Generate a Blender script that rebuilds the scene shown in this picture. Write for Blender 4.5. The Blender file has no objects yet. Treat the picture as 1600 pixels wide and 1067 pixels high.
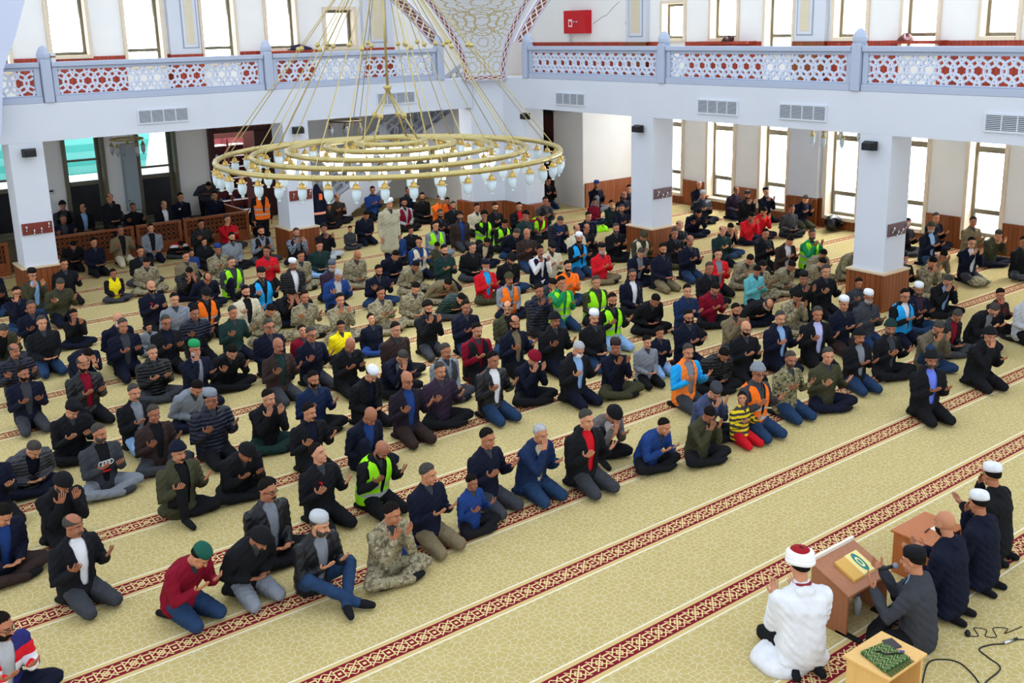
import bpy, bmesh, math, random
import numpy as np
from mathutils import Vector, Matrix

# ================================================================ camera, sky, sun, exposure
SC = bpy.context.scene
S = 1.1                                                             # building unit -> metres (plan was measured in units of 1.1 m)
cam_data = bpy.data.cameras.new('camera'); cam = bpy.data.objects.new('camera', cam_data)
SC.collection.objects.link(cam); SC.camera = cam
cam_data.sensor_width = 36; cam_data.lens = 35.703
cam_data.shift_x = -0.0069; cam_data.shift_y = -0.0659
cam_data.clip_end = 300; cam_data.clip_start = .05
cam.matrix_world = Matrix(((0.78994822, 0.16141934, -0.5915451, 0), (-0.61277392, 0.17299565, -0.77109054, 0), (-0.0221342, 0.97160501, 0.23557117, 4.93 * S), (0, 0, 0, 1)))
W = bpy.data.worlds.new('world'); SC.world = W; W.use_nodes = True
bgn = W.node_tree.nodes['Background']; bgn.inputs[0].default_value = (.83, .91, 1, 1); bgn.inputs[1].default_value = 1.75
SC.view_settings.view_transform = 'Standard'; SC.view_settings.look = 'None'; SC.view_settings.gamma = 1
SC.view_settings.exposure = 0.0; SC.view_settings.use_curve_mapping = False
def area(name, loc, rot, sx, sy, power, col):
    l = bpy.data.lights.new(name, 'AREA'); l.shape = 'RECTANGLE'; l.size = sx; l.size_y = sy; l.energy = power; l.color = col
    o = bpy.data.objects.new(name, l); o.location = loc; o.rotation_euler = rot; SC.collection.objects.link(o); return o
# daylight falling in through the tall windows of the right and left outer walls
area('daylight_right', (21.6 * S, 14 * S, 3.2 * S), (0, math.radians(90), 0), 5, 16, 6500, (.95, .98, 1))
area('daylight_left', (9 * S, 27.1 * S, 4.6 * S), (math.radians(-90), 0, 0), 10, 1.8, 900, (.93, .97, 1))

# ================================================================ helpers
C = SC.collection
rnd = random.Random(7)
def lin(c): return tuple(((v / 255) / 12.92 if v / 255 <= .04045 else ((v / 255 + .055) / 1.055) ** 2.4) for v in c)
MAT = {}
class NT:
    """tiny expression builder for shader maths"""
    def __init__(s, name, rough=.7, spec=.3):
        s.m = bpy.data.materials.new(name); s.m.use_nodes = True; s.t = s.m.node_tree; s.b = s.t.nodes['Principled BSDF']
        s.b.inputs['Roughness'].default_value = rough; s.b.inputs['Specular IOR Level'].default_value = spec
    def n(s, ty, **k):
        x = s.t.nodes.new(ty)
        for a, v in k.items(): setattr(x, a, v)
        return x
    def link(s, a, b): s.t.links.new(a, b)
    def op(s, o, a, b=0., c=0.):
        x = s.n('ShaderNodeMath', operation=o)
        for i, v in enumerate((a, b, c)):
            if isinstance(v, (int, float)): x.inputs[i].default_value = v
            else: s.link(v, x.inputs[i])
        return x.outputs[0]
    def mix(s, f, a, b):
        x = s.n('ShaderNodeMix', data_type='RGBA')
        for i, v in ((0, f), (6, a), (7, b)):
            if isinstance(v, (int, float)): x.inputs[i].default_value = v
            elif isinstance(v, tuple): x.inputs[i].default_value = (*v[:3], 1)
            else: s.link(v, x.inputs[i])
        return x.outputs[2]
    def pos(s, kind='Object'):
        tc = s.n('ShaderNodeTexCoord'); return tc.outputs[kind]
    def world(s): return s.n('ShaderNodeNewGeometry').outputs['Position']
    def xyz(s, v):
        x = s.n('ShaderNodeSeparateXYZ'); s.link(v, x.inputs[0]); return x.outputs
    def noise(s, v, scale, detail=2., rough=.5):
        x = s.n('ShaderNodeTexNoise'); x.inputs['Scale'].default_value = scale; x.inputs['Detail'].default_value = detail; x.inputs['Roughness'].default_value = rough
        s.link(v, x.inputs['Vector']); return x.outputs[0]
    def scale(s, v, k):
        x = s.n('ShaderNodeVectorMath', operation='MULTIPLY'); s.link(v, x.inputs[0]); x.inputs[1].default_value = k; return x.outputs[0]
    def bump(s, h, d=.02, st=.5):
        x = s.n('ShaderNodeBump'); x.inputs['Distance'].default_value = d; x.inputs['Strength'].default_value = st; s.link(h, x.inputs['Height']); s.link(x.outputs[0], s.b.inputs['Normal'])
    def color(s, c):
        if isinstance(c, tuple): s.b.inputs['Base Color'].default_value = (*c[:3], 1)
        else: s.link(c, s.b.inputs['Base Color'])
        return s.m
def plain(name, rgb, rough=.6, spec=.3, metal=0., emit=0.):
    if name in MAT: return MAT[name]
    t = NT(name, rough, spec); t.b.inputs['Metallic'].default_value = metal
    c = lin(rgb); f = t.noise(t.pos(), 6, 3); t.color(t.mix(f, tuple(v * .93 for v in c), tuple(min(1, v * 1.07) for v in c)))
    if emit: t.b.inputs['Emission Color'].default_value = (*c, 1); t.b.inputs['Emission Strength'].default_value = emit
    MAT[name] = t.m; return t.m
def link(name, data, parent=None):
    o = bpy.data.objects.new(name, data); C.objects.link(o)
    if parent is not None: o.parent = parent
    return o
class MB:
    def __init__(s, k=S): s.v = []; s.f = []; s.mi = []; s.k = k
    def add(s, v, f, mi=0):
        o = len(s.v); s.v += [tuple(p) for p in v]; s.f += [tuple(i + o for i in q) for q in f]; s.mi += [mi] * len(f); return s
    def box(s, x0, y0, z0, x1, y1, z1, mi=0):
        v = [(x, y, z) for z in (z0, z1) for y in (y0, y1) for x in (x0, x1)]
        return s.add(v, [(0, 2, 3, 1), (4, 5, 7, 6), (0, 1, 5, 4), (2, 6, 7, 3), (0, 4, 6, 2), (1, 3, 7, 5)], mi)
    def prism(s, poly, z0, z1, mi=0):
        n = len(poly); v = [(x, y, z0) for x, y in poly] + [(x, y, z1) for x, y in poly]
        return s.add(v, [tuple(range(n))[::-1], tuple(range(n, 2 * n))] + [(i, (i + 1) % n, n + (i + 1) % n, n + i) for i in range(n)], mi)
    def extr(s, pts, off, mi=0):                                    # planar polygon in space pushed along off
        n = len(pts); v = [tuple(p) for p in pts] + [tuple(a + b for a, b in zip(p, off)) for p in pts]
        return s.add(v, [tuple(range(n))[::-1], tuple(range(n, 2 * n))] + [(i, (i + 1) % n, n + (i + 1) % n, n + i) for i in range(n)], mi)
    def tube(s, pts, r, n=8, mi=0, closed=False, caps=True):
        pts = [np.array(p, float) for p in pts]; m = len(pts); rs = r if isinstance(r, (list, tuple)) else [r] * m
        base = len(s.v); up0 = None
        for i, p in enumerate(pts):
            if closed: d = pts[(i + 1) % m] - pts[i - 1]
            else: d = pts[min(i + 1, m - 1)] - pts[max(i - 1, 0)]
            d = d / (np.linalg.norm(d) + 1e-9)
            if up0 is None: up0 = np.array([0, 0, 1.]) if abs(d[2]) < .9 else np.array([1., 0, 0])
            a = up0 - d * np.dot(up0, d); a /= np.linalg.norm(a) + 1e-9; b = np.cross(d, a); up0 = a
            for k in range(n):
                t = 2 * math.pi * k / n; s.v.append(tuple(p + rs[i] * (a * math.cos(t) + b * math.sin(t))))
        for i in range(m if closed else m - 1):
            j = (i + 1) % m
            for k in range(n):
                s.f.append((base + i * n + k, base + i * n + (k + 1) % n, base + j * n + (k + 1) % n, base + j * n + k)); s.mi.append(mi)
        if not closed and caps:
            s.f.append(tuple(base + k for k in range(n))[::-1]); s.mi.append(mi); s.f.append(tuple(base + (m - 1) * n + k for k in range(n))); s.mi.append(mi)
        return s
    def lathe(s, prof, c, n=12, mi=0, zdir=(0, 0, 1)):             # profile (r, z) about a vertical axis through c
        base = len(s.v)
        for r, z in prof:
            for k in range(n):
                t = 2 * math.pi * k / n; s.v.append((c[0] + r * math.cos(t), c[1] + r * math.sin(t), c[2] + z))
        for i in range(len(prof) - 1):
            for k in range(n): s.f.append((base + i * n + k, base + i * n + (k + 1) % n, base + (i + 1) * n + (k + 1) % n, base + (i + 1) * n + k)); s.mi.append(mi)
        return s
    def mesh(s, name, mats=(), smooth=False):
        me = bpy.data.meshes.new(name); me.from_pydata([tuple(c * s.k for c in p) for p in s.v], [], s.f)
        for m in mats: me.materials.append(m)
        me.polygons.foreach_set('material_index', s.mi)
        bm = bmesh.new(); bm.from_mesh(me); bmesh.ops.recalc_face_normals(bm, faces=bm.faces); bm.to_mesh(me); bm.free()
        if smooth: me.shade_smooth()
        me.update(); return me
    def build(s, name, mats, parent=None, smooth=False, bevel=0.):
        if not isinstance(mats, (list, tuple)): mats = [mats]
        o = link(name, s.mesh(name, mats, smooth), parent)
        if bevel:
            b = o.modifiers.new('bevel', 'BEVEL'); b.width = bevel; b.segments = 2; b.limit_method = 'ANGLE'
        return o
def tag(o, label, cat, group=None, kind=None):
    o['label'] = label; o['category'] = cat
    if group: o['group'] = group
    if kind: o['kind'] = kind
    return o
def struct(o, label=None):
    o['kind'] = 'structure'
    if label: o['label'] = label
    return o
def empty(name, loc=(0, 0, 0), rz=0.):
    o = link(name, None); o.location = loc; o.rotation_euler = (0, 0, rz); o.empty_display_size = .1; return o
def copy_tree(o, parent=None):
    c = o.copy(); C.objects.link(c); c.parent = parent
    for ch in list(o.children): copy_tree(ch, c)
    return c
# ================================================================ materials of the building
def wall_mat(name, rgb, rough=.85):
    t = NT(name, rough, .15); p = t.world(); c = lin(rgb)
    f = t.noise(p, 1.3, 4); t.color(t.mix(f, tuple(v * .95 for v in c), tuple(min(1, v * 1.04) for v in c))); t.bump(t.noise(p, 60, 2), .002, .2); return t.m
M_white = wall_mat('white_plaster', (210, 215, 226))
M_warm = wall_mat('warm_plaster', (241, 241, 240))
M_cream = wall_mat('cream_stone_casing', (226, 210, 188))
M_rail = wall_mat('pale_marble', (174, 184, 206), .4)
M_lat = wall_mat('lattice_marble', (204, 212, 230), .5)
M_frame = plain('olive_grey_aluminium', (104, 98, 78), .4, .5)
M_dark = plain('dark_recess', (22, 20, 22), .8)
def wood_mat(name, a, b, pitch=9., axis='xy', groove=True):
    t = NT(name, .45, .35); p = t.world(); x = t.xyz(p); u = t.op('ADD', x[0], x[1]) if axis == 'xy' else x[0]
    g = t.noise(t.scale(p, (14, 14, 1.2)), 2.2, 4); col = t.mix(g, lin(a), lin(b))
    if groove:
        fr = t.op('FRACT', t.op('MULTIPLY', u, pitch)); gr = t.op('LESS_THAN', fr, .1)
        col = t.mix(gr, col, tuple(v * .25 for v in lin(b)))
        pl = t.op('FRACT', t.op('MULTIPLY', t.op('SINE', t.op('MULTIPLY', t.op('FLOOR', t.op('MULTIPLY', u, pitch)), 12.99)), 43758.5))
        col = t.mix(t.op('MULTIPLY', pl, .45), col, tuple(v * .45 for v in lin(b)))
    t.color(col); return t.m
M_wood = wood_mat('wainscot_wood', (158, 88, 46), (122, 62, 30))
M_red = wood_mat('gallery_red_wood', (190, 74, 48), (150, 50, 34))
M_door = wood_mat('dark_portal_wood', (70, 30, 22), (46, 18, 14), 3)
M_carved = wood_mat('barrier_wood', (150, 82, 40), (112, 56, 26), groove=False)
M_desk = wood_mat('desk_laminate', (176, 118, 84), (150, 96, 66), groove=False)
M_pine = wood_mat('pale_beech', (232, 190, 120), (214, 166, 96), groove=False)
M_desk2 = wood_mat('orange_wood', (190, 112, 58), (160, 88, 42), groove=False)
M_brass = plain('brushed_brass', (186, 170, 112), .32, .5, .7)
M_gold = plain('gold_cap', (190, 158, 84), .3, .5, .75)
M_black = plain('black_plastic', (22, 23, 26), .5)
M_chrome = plain('chrome', (200, 200, 205), .2, .5, .9)
M_grille = plain('vent_slat_grey', (196, 202, 212), .5)
M_burg = plain('burgundy_board', (120, 52, 40), .5)
M_violet = plain('brown_violet_board', (104, 80, 84), .5)
M_redbox = plain('red_enamel', (196, 16, 28), .35)
M_glassd = NT('window_glass', .05, .5)
M_glassd.b.inputs['Transmission Weight'].default_value = 1; M_glassd.b.inputs['IOR'].default_value = 1.02; M_glassd.color((1, 1, 1)); M_glass = M_glassd.m
def emis(name, rgb, st):
    m = bpy.data.materials.new(name); m.use_nodes = True; t = m.node_tree; t.nodes.clear()
    e = t.nodes.new('ShaderNodeEmission'); e.inputs[0].default_value = (*lin(rgb), 1); e.inputs[1].default_value = st
    o = t.nodes.new('ShaderNodeOutputMaterial'); t.links.new(e.outputs[0], o.inputs[0]); return m
def carpet():
    t = NT('mosque_carpet', .95, .1); p = t.world(); x = t.xyz(p)
    def vor(sc, rr, feat='DISTANCE_TO_EDGE'):
        v = t.n('ShaderNodeTexVoronoi', feature=feat); v.voronoi_dimensions = '2D'; v.inputs['Scale'].default_value = sc; v.inputs['Randomness'].default_value = rr; t.link(p, v.inputs['Vector']); return v.outputs['Distance']
    web = t.op('LESS_THAN', vor(17.5, .7), .06)
    # rosettes: petals round a hexagonal set of centres
    su = t.op('MULTIPLY', x[0], 3.1); sv = t.op('MULTIPLY', x[1], 3.1)
    row = t.op('FLOOR', sv); off = t.op('MULTIPLY', t.op('FRACT', t.op('MULTIPLY', row, .5)), 1.0)
    cu = t.op('SUBTRACT', t.op('FRACT', t.op('ADD', su, off)), .5); cv = t.op('SUBTRACT', t.op('FRACT', sv), .5)
    rr = t.op('SQRT', t.op('ADD', t.op('MULTIPLY', cu, cu), t.op('MULTIPLY', cv, cv))); an = t.op('ARCTAN2', cv, cu)
    pet = t.op('ABSOLUTE', t.op('SUBTRACT', rr, t.op('ADD', .2, t.op('MULTIPLY', t.op('COSINE', t.op('MULTIPLY', an, 10)), .05))))
    pet = t.op('LESS_THAN', pet, .02)
    spk = t.op('MULTIPLY', t.op('LESS_THAN', t.op('ABSOLUTE', t.op('SINE', t.op('MULTIPLY', an, 5))), .16), t.op('MULTIPLY', t.op('LESS_THAN', rr, .42), t.op('GREATER_THAN', rr, .07)))
    inner = t.op('LESS_THAN', rr, .42)
    lines = t.op('MAXIMUM', t.op('MULTIPLY', inner, t.op('MAXIMUM', pet, spk)), t.op('MULTIPLY', t.op('SUBTRACT', 1, inner), web))
    c1, c2 = lin((194, 175, 118)), lin((178, 159, 100)); field = t.mix(t.noise(p, 3.5, 4), c1, c2)
    col = t.mix(t.op('MULTIPLY', lines, .7), field, lin((214, 207, 174)))
    # striped borders every row, running along x
    P = 1.2 * S; v0 = 1.077 * 4.93 * S
    fv = t.op('ABSOLUTE', t.op('SUBTRACT', t.op('FRACT', t.op('ADD', t.op('DIVIDE', t.op('SUBTRACT', x[1], v0), P), .5)), .5)); d = t.op('MULTIPLY', fv, P)
    sd = t.op('MULTIPLY', t.op('SUBTRACT', t.op('FRACT', t.op('ADD', t.op('DIVIDE', t.op('SUBTRACT', x[1], v0), P), .5)), .5), P)
    col = t.mix(t.op('LESS_THAN', d, .178), col, lin((228, 222, 200)))
    col = t.mix(t.op('LESS_THAN', d, .16), col, lin((204, 178, 120)))
    burg, bei = lin((122, 24, 40)), lin((222, 200, 140))
    col = t.mix(t.op('LESS_THAN', d, .112), col, burg)
    per = .245; u = t.op('ABSOLUTE', t.op('MULTIPLY', t.op('SUBTRACT', t.op('FRACT', t.op('DIVIDE', x[0], per)), .5), per))
    def between(e, lo, hi): return t.op('MULTIPLY', t.op('GREATER_THAN', e, lo), t.op('LESS_THAN', e, hi))
    m1 = t.op('ADD', t.op('MULTIPLY', u, 1.15), d); dia = between(m1, .030, .050)                                     # small diamond in its outline
    cross = t.op('MULTIPLY', t.op('LESS_THAN', t.op('ABSOLUTE', t.op('SUBTRACT', t.op('ADD', u, d), .092)), .0085), t.op('LESS_THAN', u, .085))
    cross2 = t.op('MULTIPLY', t.op('LESS_THAN', t.op('ABSOLUTE', t.op('SUBTRACT', t.op('SUBTRACT', u, d), .0)), .009), t.op('LESS_THAN', u, .092))
    q = t.op('SUBTRACT', .1225, u); bx_ = t.op('MAXIMUM', t.op('MULTIPLY', q, 1.0), t.op('MULTIPLY', d, .72)); box = between(bx_, .034, .046); core = t.op('LESS_THAN', t.op('MAXIMUM', q, d), .016)
    pat = t.op('MULTIPLY', t.op('MAXIMUM', t.op('MAXIMUM', dia, cross), t.op('MAXIMUM', cross2, t.op('MAXIMUM', box, core))), t.op('LESS_THAN', d, .088))
    col = t.mix(pat, col, bei)
    t.color(col); t.bump(t.noise(p, 220, 2), .004, .4); return t.m
M_carpet = carpet()

# ================================================================ floor and outer walls
XW, YW = 20.95, 26.4                                                # outer walls (units)
XF, YF = 15.29, 20.73                                               # faces of the two galleries
ZB, ZR, ZT = 3.04, 3.75, 4.50                                       # beam underside, balustrade foot, rail top
struct(MB().box(-4, -2, -.12, XW + .5, YW + .5, 0).build('floor', M_carpet), 'pale gold carpet with burgundy striped borders marking the rows')
WR = [19.6 + .95, 17.75 + 1.03, 16.0 + .98, 13.95 + 1.0, 12.2 + .97, 10.45 + .92, 8.65 + .95, 6.7 + .95, 4.9 + .95]    # upper y edges
WRL = [19.6, 17.75, 16.0, 13.95, 12.2, 10.45, 8.65, 6.7, 4.9]
WLL = [2.7, 4.5, 6.29, 8.06, 10.02, 11.8, 13.55]; WLR = [3.72, 5.5, 7.30, 9.10, 11.04, 12.8, 14.6]
def holes(mb, lo, hi, z0, z1, gaps, put):
    """wall between lo..hi with gaps [(a, b, za, zb)], put(a, b, za, zb) adds one slab"""
    cur = lo
    for a, b, zz in sorted(gaps):
        if a > cur: put(cur, a, z0, z1)
        zc = z0
        for za, zb in zz:
            if za > zc: put(a, b, zc, za)
            zc = zb
        if zc < z1: put(a, b, zc, z1)
        cur = b
    if cur < hi: put(cur, hi, z0, z1)
def up_r(i): return (4.52, 5.5) if i == 0 else ((4.52, 7.2) if i % 2 == 1 else (4.2, 7.2))
mb = MB(); holes(mb, -2, YW + .5, 0, 9, [(a + .08, b - .08, [(.30, 3.45), up_r(i)]) for i, (a, b) in enumerate(zip(WRL, WR))], lambda a, b, za, zb: mb.box(XW, a, za, XW + .45, b, zb))
struct(mb.build('wall_right', M_warm))
def up_l(i): return (4.5, 5.55) if i == 6 else ((4.5, 7.2) if i in (0, 2, 5) else (4.2, 7.2))
mb = MB(); holes(mb, -4, 9.95, 0, 9, [(a + .08, b - .08, [(.30, 2.75), up_l(i)]) for i, (a, b) in enumerate(zip(WLL, WLR)) if i < 4], lambda a, b, za, zb: mb.box(a, YW, za, b, YW + .45, zb))
holes(mb, 9.95, XW + .5, 2.9, 9, [(a + .08, b - .08, [up_l(i)]) for i, (a, b) in enumerate(zip(WLL, WLR)) if i >= 4], lambda a, b, za, zb: mb.box(a, YW, za, b, YW + .45, zb))
mb.box(12.1, YW, 0, XW + .5, YW + .45, 2.9)
struct(mb.build('wall_left', M_warm))
nwin = [0]
def window(axis, a, b, z0, z1, bars, casing=M_cream, lowdark=False):
    """one window: casing, metal frame with transoms, glass; axis 'x' = in the right wall, 'y' = in the left wall"""
    nwin[0] += 1; nm = 'window_%d' % nwin[0]
    def bx(mb, u0, u1, w0, w1, za, zb):
        if axis == 'x': mb.box(XW + w0, u0, za, XW + w1, u1, zb)
        else: mb.box(u0, YW + w0, za, u1, YW + w1, zb)
        return mb
    cs = MB(); k = .085
    bx(cs, a, a + k, -.07, .30, z0, z1); bx(cs, b - k, b, -.07, .30, z0, z1); bx(cs, a + k, b - k, -.07, .30, z1 - k, z1); bx(cs, a + k, b - k, -.10, .30, z0, z0 + k)
    root = struct(cs.build(nm, casing, bevel=.008))
    fr = MB(); i0, i1, j0, j1 = a + k, b - k, z0 + k, z1 - k; w = .072
    bx(fr, i0, i0 + w, .18, .26, j0, j1); bx(fr, i1 - w, i1, .18, .26, j0, j1); bx(fr, i0 + w, i1 - w, .18, .26, j0, j0 + w); bx(fr, i0 + w, i1 - w, .18, .26, j1 - w, j1)
    for z, h in bars: bx(fr, i0 + w, i1 - w, .16, .27, z, z + h)
    fr.build('window_frame', M_frame, root, bevel=.006)
    bx(MB(), i0 + w, i1 - w, .215, .225, j0 + w, j1 - w).build('pane', M_glass, root)
    hm = MB(); bx(hm, i0 + .01, i0 + .03, .13, .18, (j0 + j1) / 2 - .06, (j0 + j1) / 2 + .06); hm.build('window_handle', M_chrome, root)
for i, (a, b) in enumerate(zip(WRL, WR)):
    window('x', a, b, .22, 3.45, [(.80, .10), (2.12, .13)])
    z0, z1 = up_r(i); window('x', a, b, z0 - .06, z1 + .06, [] if i % 2 == 1 or i == 0 else [(4.55, .08)])
for i, (a, b) in enumerate(zip(WLL, WLR)):
    if i < 4: window('y', a, b, .22, 2.75, [(1.35, .10), (1.95 if i % 2 == 0 else 1.62, .05)], M_frame)
    z0, z1 = up_l(i); window('y', a, b, z0 - .06, z1 + .06, [] if i in (0, 2, 5, 6) else [(4.55, .08)])
# wainscot strips between the windows
def strips(lo, hi, gaps):
    cur = lo
    for a, b in sorted(gaps):
        if a > cur + .01: yield cur, a
        cur = b
    if cur < hi: yield cur, hi
mb = MB()
for a, b in strips(-2, 21.0, list(zip(WRL, WR))): mb.box(XW - .05, a, 0, XW, b, .66); mb.box(XW - .065, a, .66, XW, b, .70)
for a, b in zip(WRL, WR): mb.box(XW - .05, a, 0, XW, b, .22)
struct(mb.build('trim_1', M_wood), 'brown wooden wainscot along the right wall')
mb = MB()
for a, b in strips(-2, YW, [(a, b) for i, (a, b) in enumerate(zip(WRL, WR)) if i % 2 == 0 and i > 0] + [(WRL[0], WR[0])]): mb.box(XW - .05, a, 3.5, XW, b, 4.46)
struct(mb.build('trim_2', M_red), 'red wooden wainscot of the right gallery')
mb = MB()
for a, b in strips(-4, 13.2, [(a, b) for i, (a, b) in enumerate(zip(WLL, WLR)) if i in (1, 3, 4)]): mb.box(a, YW - .05, 3.5, b, YW, 4.48)
struct(mb.build('trim_3', M_red), 'red wooden wainscot of the left gallery')
# flat pilasters with framed panels
def pilaster(axis, a, b, pa, pb):
    mb = MB(); lines = MB(); pan = MB()
    def bx(m, u0, u1, w0, w1, za, zb):
        m.box(XW + w0, u0, za, XW + w1, u1, zb) if axis == 'x' else m.box(u0, YW + w0, za, u1, YW + w1, zb)
    bx(mb, a, b, -.16, 0, 4.46, 9); 
    if axis == 'x': bx(mb, a, b, -.16, 0, .70, 3.5)
    r = struct(mb.build('trim_%d' % (4 + len(PIL)), M_white)); PIL.append(r)
    bx(lines, pa, pb, -.172, -.16, 4.60, 7.5); lines.build('panel_border', plain('slate_line', (150, 158, 176)), r)
    bx(lines := MB(), pa + .03, pb - .03, -.178, -.172, 4.63, 7.47); lines.build('panel_margin', M_white, r)
    bx(pan, pa + .10, pb - .10, -.186, -.178, 4.70, 7.4); pan.build('panel', plain('cream_panel', (214, 204, 180)), r)
    w = MB(); bx(w, a - .02, b + .02, -.2, -.15, 3.5, 4.46)
    if axis == 'x': bx(w, a - .02, b + .02, -.2, -.15, 0, .68)
    w.build('wood_base', M_red if axis == 'y' else M_wood, r)
PIL = []
pilaster('x', 15.05, 15.92, 15.38, 15.85); pilaster('x', 21.0, 21.8, 21.12, 21.68); pilaster('y', 9.18, 9.97, 9.5, 9.92); pilaster('y', 14.75, 15.7, 14.95, 15.5)

# ================================================================ gallery: slab, beams, columns
mb = MB(); mb.box(XF, -2, ZB, XF + .55, 20.43, ZR); mb.box(-4, YF, ZB, 14.57, YF + .55, ZR); mb.prism([(14.57, YF + .55), (14.57, 20.8), (XF, 20.43), (XF + .55, 20.43), (XF + .55, YF + .55)], ZB, ZR)
struct(mb.build('wall_gallery_front', M_white), 'white beam carrying the gallery balustrade')
mb = MB(); mb.box(XF + .55, -2, 3.42, XW, YF + .55, 3.5); mb.box(-4, YF + .55, 3.42, XW, YW, 3.5)
struct(mb.build('floor_gallery', wall_mat('gallery_floor', (228, 222, 206))))
mb = MB(); mb.box(XF + .55, -2, 3.36, XW, YF + .55, 3.42); mb.box(-4, YF + .55, 3.36, XW, YW, 3.42); struct(mb.build('ceiling_gallery', M_white))
M_sign = None
def column(x0, y0, x1, y1, side):
    r = struct(MB().box(x0, y0, .68, x1, y1, ZB).build('wall_column', M_white, bevel=.01))
    e = .07; b = MB(); b.box(x0 - e, y0 - e, 0, x1 + e, y1 + e, .66); b.build('wood_base', M_wood, r); MB().box(x0 - e - .015, y0 - e - .015, .66, x1 + e + .015, y1 + e + .015, .69).build('base_cap', plain('cap_stone', (214, 192, 160)), r)
COLS = [(XF, 9.64, XF + .62, 10.25), (XF, 15.22, XF + .62, 15.86), (XF, 4.05, XF + .62, 4.67), (4.04, YF, 4.64, YF + .60), (9.52, YF, 10.12, YF + .60), (-1.4, YF, -.8, YF + .6)]
for c_ in COLS: column(*c_, 0)
# corner pier
pier = [(14.57, YF + .6), (14.57, 20.8), (XF, 20.43), (XF, 19.53), (XF + .55, 19.53), (XF + .62, YF + .6)]
r = struct(MB().prism(pier, .68, ZB).build('wall_corner_pier', M_white))
cx, cy = 15.3, 20.6
MB().prism([(cx + (x - cx) * 1.13, cy + (y - cy) * 1.13) for x, y in pier], 0, .67).build('wood_base', M_wood, r)

# unseen hall ceiling, added to dim the sky light; opening sized for it
mb = MB(); mb.box(-4, -2, 9, 0, YW + .5, 9.3); mb.box(19, -2, 9, XW + .5, YW + .5, 9.3); mb.box(0, -2, 9, 19, 1, 9.3); mb.box(0, 23.5, 9, 19, YW + .5, 9.3)
struct(mb.build('ceiling', M_white), 'unseen white ceiling, added with an opening to cut down the sky light')
# coat hook boards and wall speakers on the columns
def hooks(loc, ux, mat, label):
    """board centre loc, ux = unit vector along the board (x, y)"""
    root = empty('coat_rack', tuple(c * S for c in loc), math.atan2(ux[1], ux[0]))
    MB().box(-.27, -.03, -.11, .27, 0, .11).build('board', mat, root, bevel=.006)
    for i, (hx, hz) in enumerate(((-.2, .02), (-.07, -.05), (.06, -.03), (.2, .05))):
        h = MB(); h.tube([(hx, -.03, hz), (hx, -.07, hz - .02), (hx, -.09, hz + .0), (hx, -.095, hz + .03)], .015, 6); h.lathe([(0, -.012), (.026, 0), (0, .018)], (hx, -.095, hz + .035), 8); h.tube([(hx, -.03, hz - .05), (hx, -.06, hz - .055), (hx, -.065, hz - .03)], .013, 6)
        h.build('hook', M_chrome, root, smooth=True)
    return tag(root, label, 'coat rack', 'coat hook boards on the columns')
hooks((4.34, YF - .001, 1.42), (1, 0), M_burg, 'reddish brown board with metal coat hooks on the front of the left column')
hooks((10.13 - .31, YF - .001, 1.42), (1, 0), M_burg, 'brown board of coat hooks half hidden by hanging lamps on the second left column')
hooks((XF + .31, 15.219, 1.42), (1, 0), M_violet, 'violet brown board with coat hooks on the middle column')
hooks((XF + .31, 9.639, 1.42), (1, 0), M_violet, 'violet brown board with coat hooks on the right hand column')
def speaker(loc, rz, label):
    root = empty('wall_speaker', tuple(c * S for c in loc), rz)
    b = MB(); b.add([(-.1, -.2, -.07), (.1, -.2, -.07), (.13, -.06, -.08), (-.13, -.06, -.08), (-.1, -.2, .05), (.1, -.2, .05), (.13, -.06, .08), (-.13, -.06, .08)], [(0, 1, 5, 4), (1, 2, 6, 5), (2, 3, 7, 6), (3, 0, 4, 7), (4, 5, 6, 7), (3, 2, 1, 0)])
    b.build('cabinet', M_black, root, bevel=.01); MB().box(-.03, -.06, -.02, .03, 0, .04).build('bracket', M_black, root)
    MB().box(-.085, -.207, -.055, .085, -.2, .04).build('grille', plain('speaker_cloth', (34, 34, 38)), root)
    return tag(root, label, 'speaker', 'small black speakers under the gallery')
speaker((4.36, YF, 2.86), 0, 'small black speaker high on the left column')
speaker((9.83, YF, 2.86), 0, 'small black speaker on the column behind the chandelier rings')
speaker((XF, 19.40, 2.86), math.radians(-90), 'small black speaker beside the corner pier')
speaker((XF, 15.55, 2.80), math.radians(-90), 'small black speaker high on the middle column')
speaker((XF, 9.98, 2.86), math.radians(-90), 'small black speaker high on the right hand column')

# ventilation grilles in the beams
def vent(axis, c, z, w, label):
    h = .115
    root = empty('wall_vent', (c * S, YF * S, z * S) if axis == 'y' else (XF * S, c * S, z * S), 0 if axis == 'y' else math.radians(-90))
    MB().box(-w / 2, -.012, -h, w / 2, 0, h).build('backing', plain('vent_backing', (70, 78, 92)), root)
    f = MB(); f.box(-w / 2 - .03, -.03, -h - .03, w / 2 + .03, 0, -h); f.box(-w / 2 - .03, -.03, h, w / 2 + .03, 0, h + .03); f.box(-w / 2 - .03, -.03, -h, -w / 2, 0, h); f.box(w / 2, -.03, -h, w / 2 + .03, 0, h)
    for k in (1, 2, 3): f.box(-w / 2 + w * k / 4 - .008, -.028, -h, -w / 2 + w * k / 4 + .008, 0, h)
    f.build('vent_frame', M_white, root)
    sl = MB()
    for k in range(8):
        z0 = -h + .012 + k * (2 * h - .01) / 8; sl.box(-w / 2, -.027, z0, w / 2, -.013, z0 + .013)
    sl.build('slats', M_grille, root)
    return tag(root, label, 'vent', 'ventilation grilles in the gallery beam')
vent('y', 6.96, 3.37, .98, 'long vent grille in the left beam above the chandelier ring edge')
vent('y', 12.4, 3.40, .98, 'vent grille in the left beam behind the chandelier rods')
vent('x', 17.85, 3.32, .98, 'vent grille in the beam just right of the corner pier')
vent('x', 13.45, 3.34, .98, 'vent grille between the middle column and its right neighbour grille')
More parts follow.
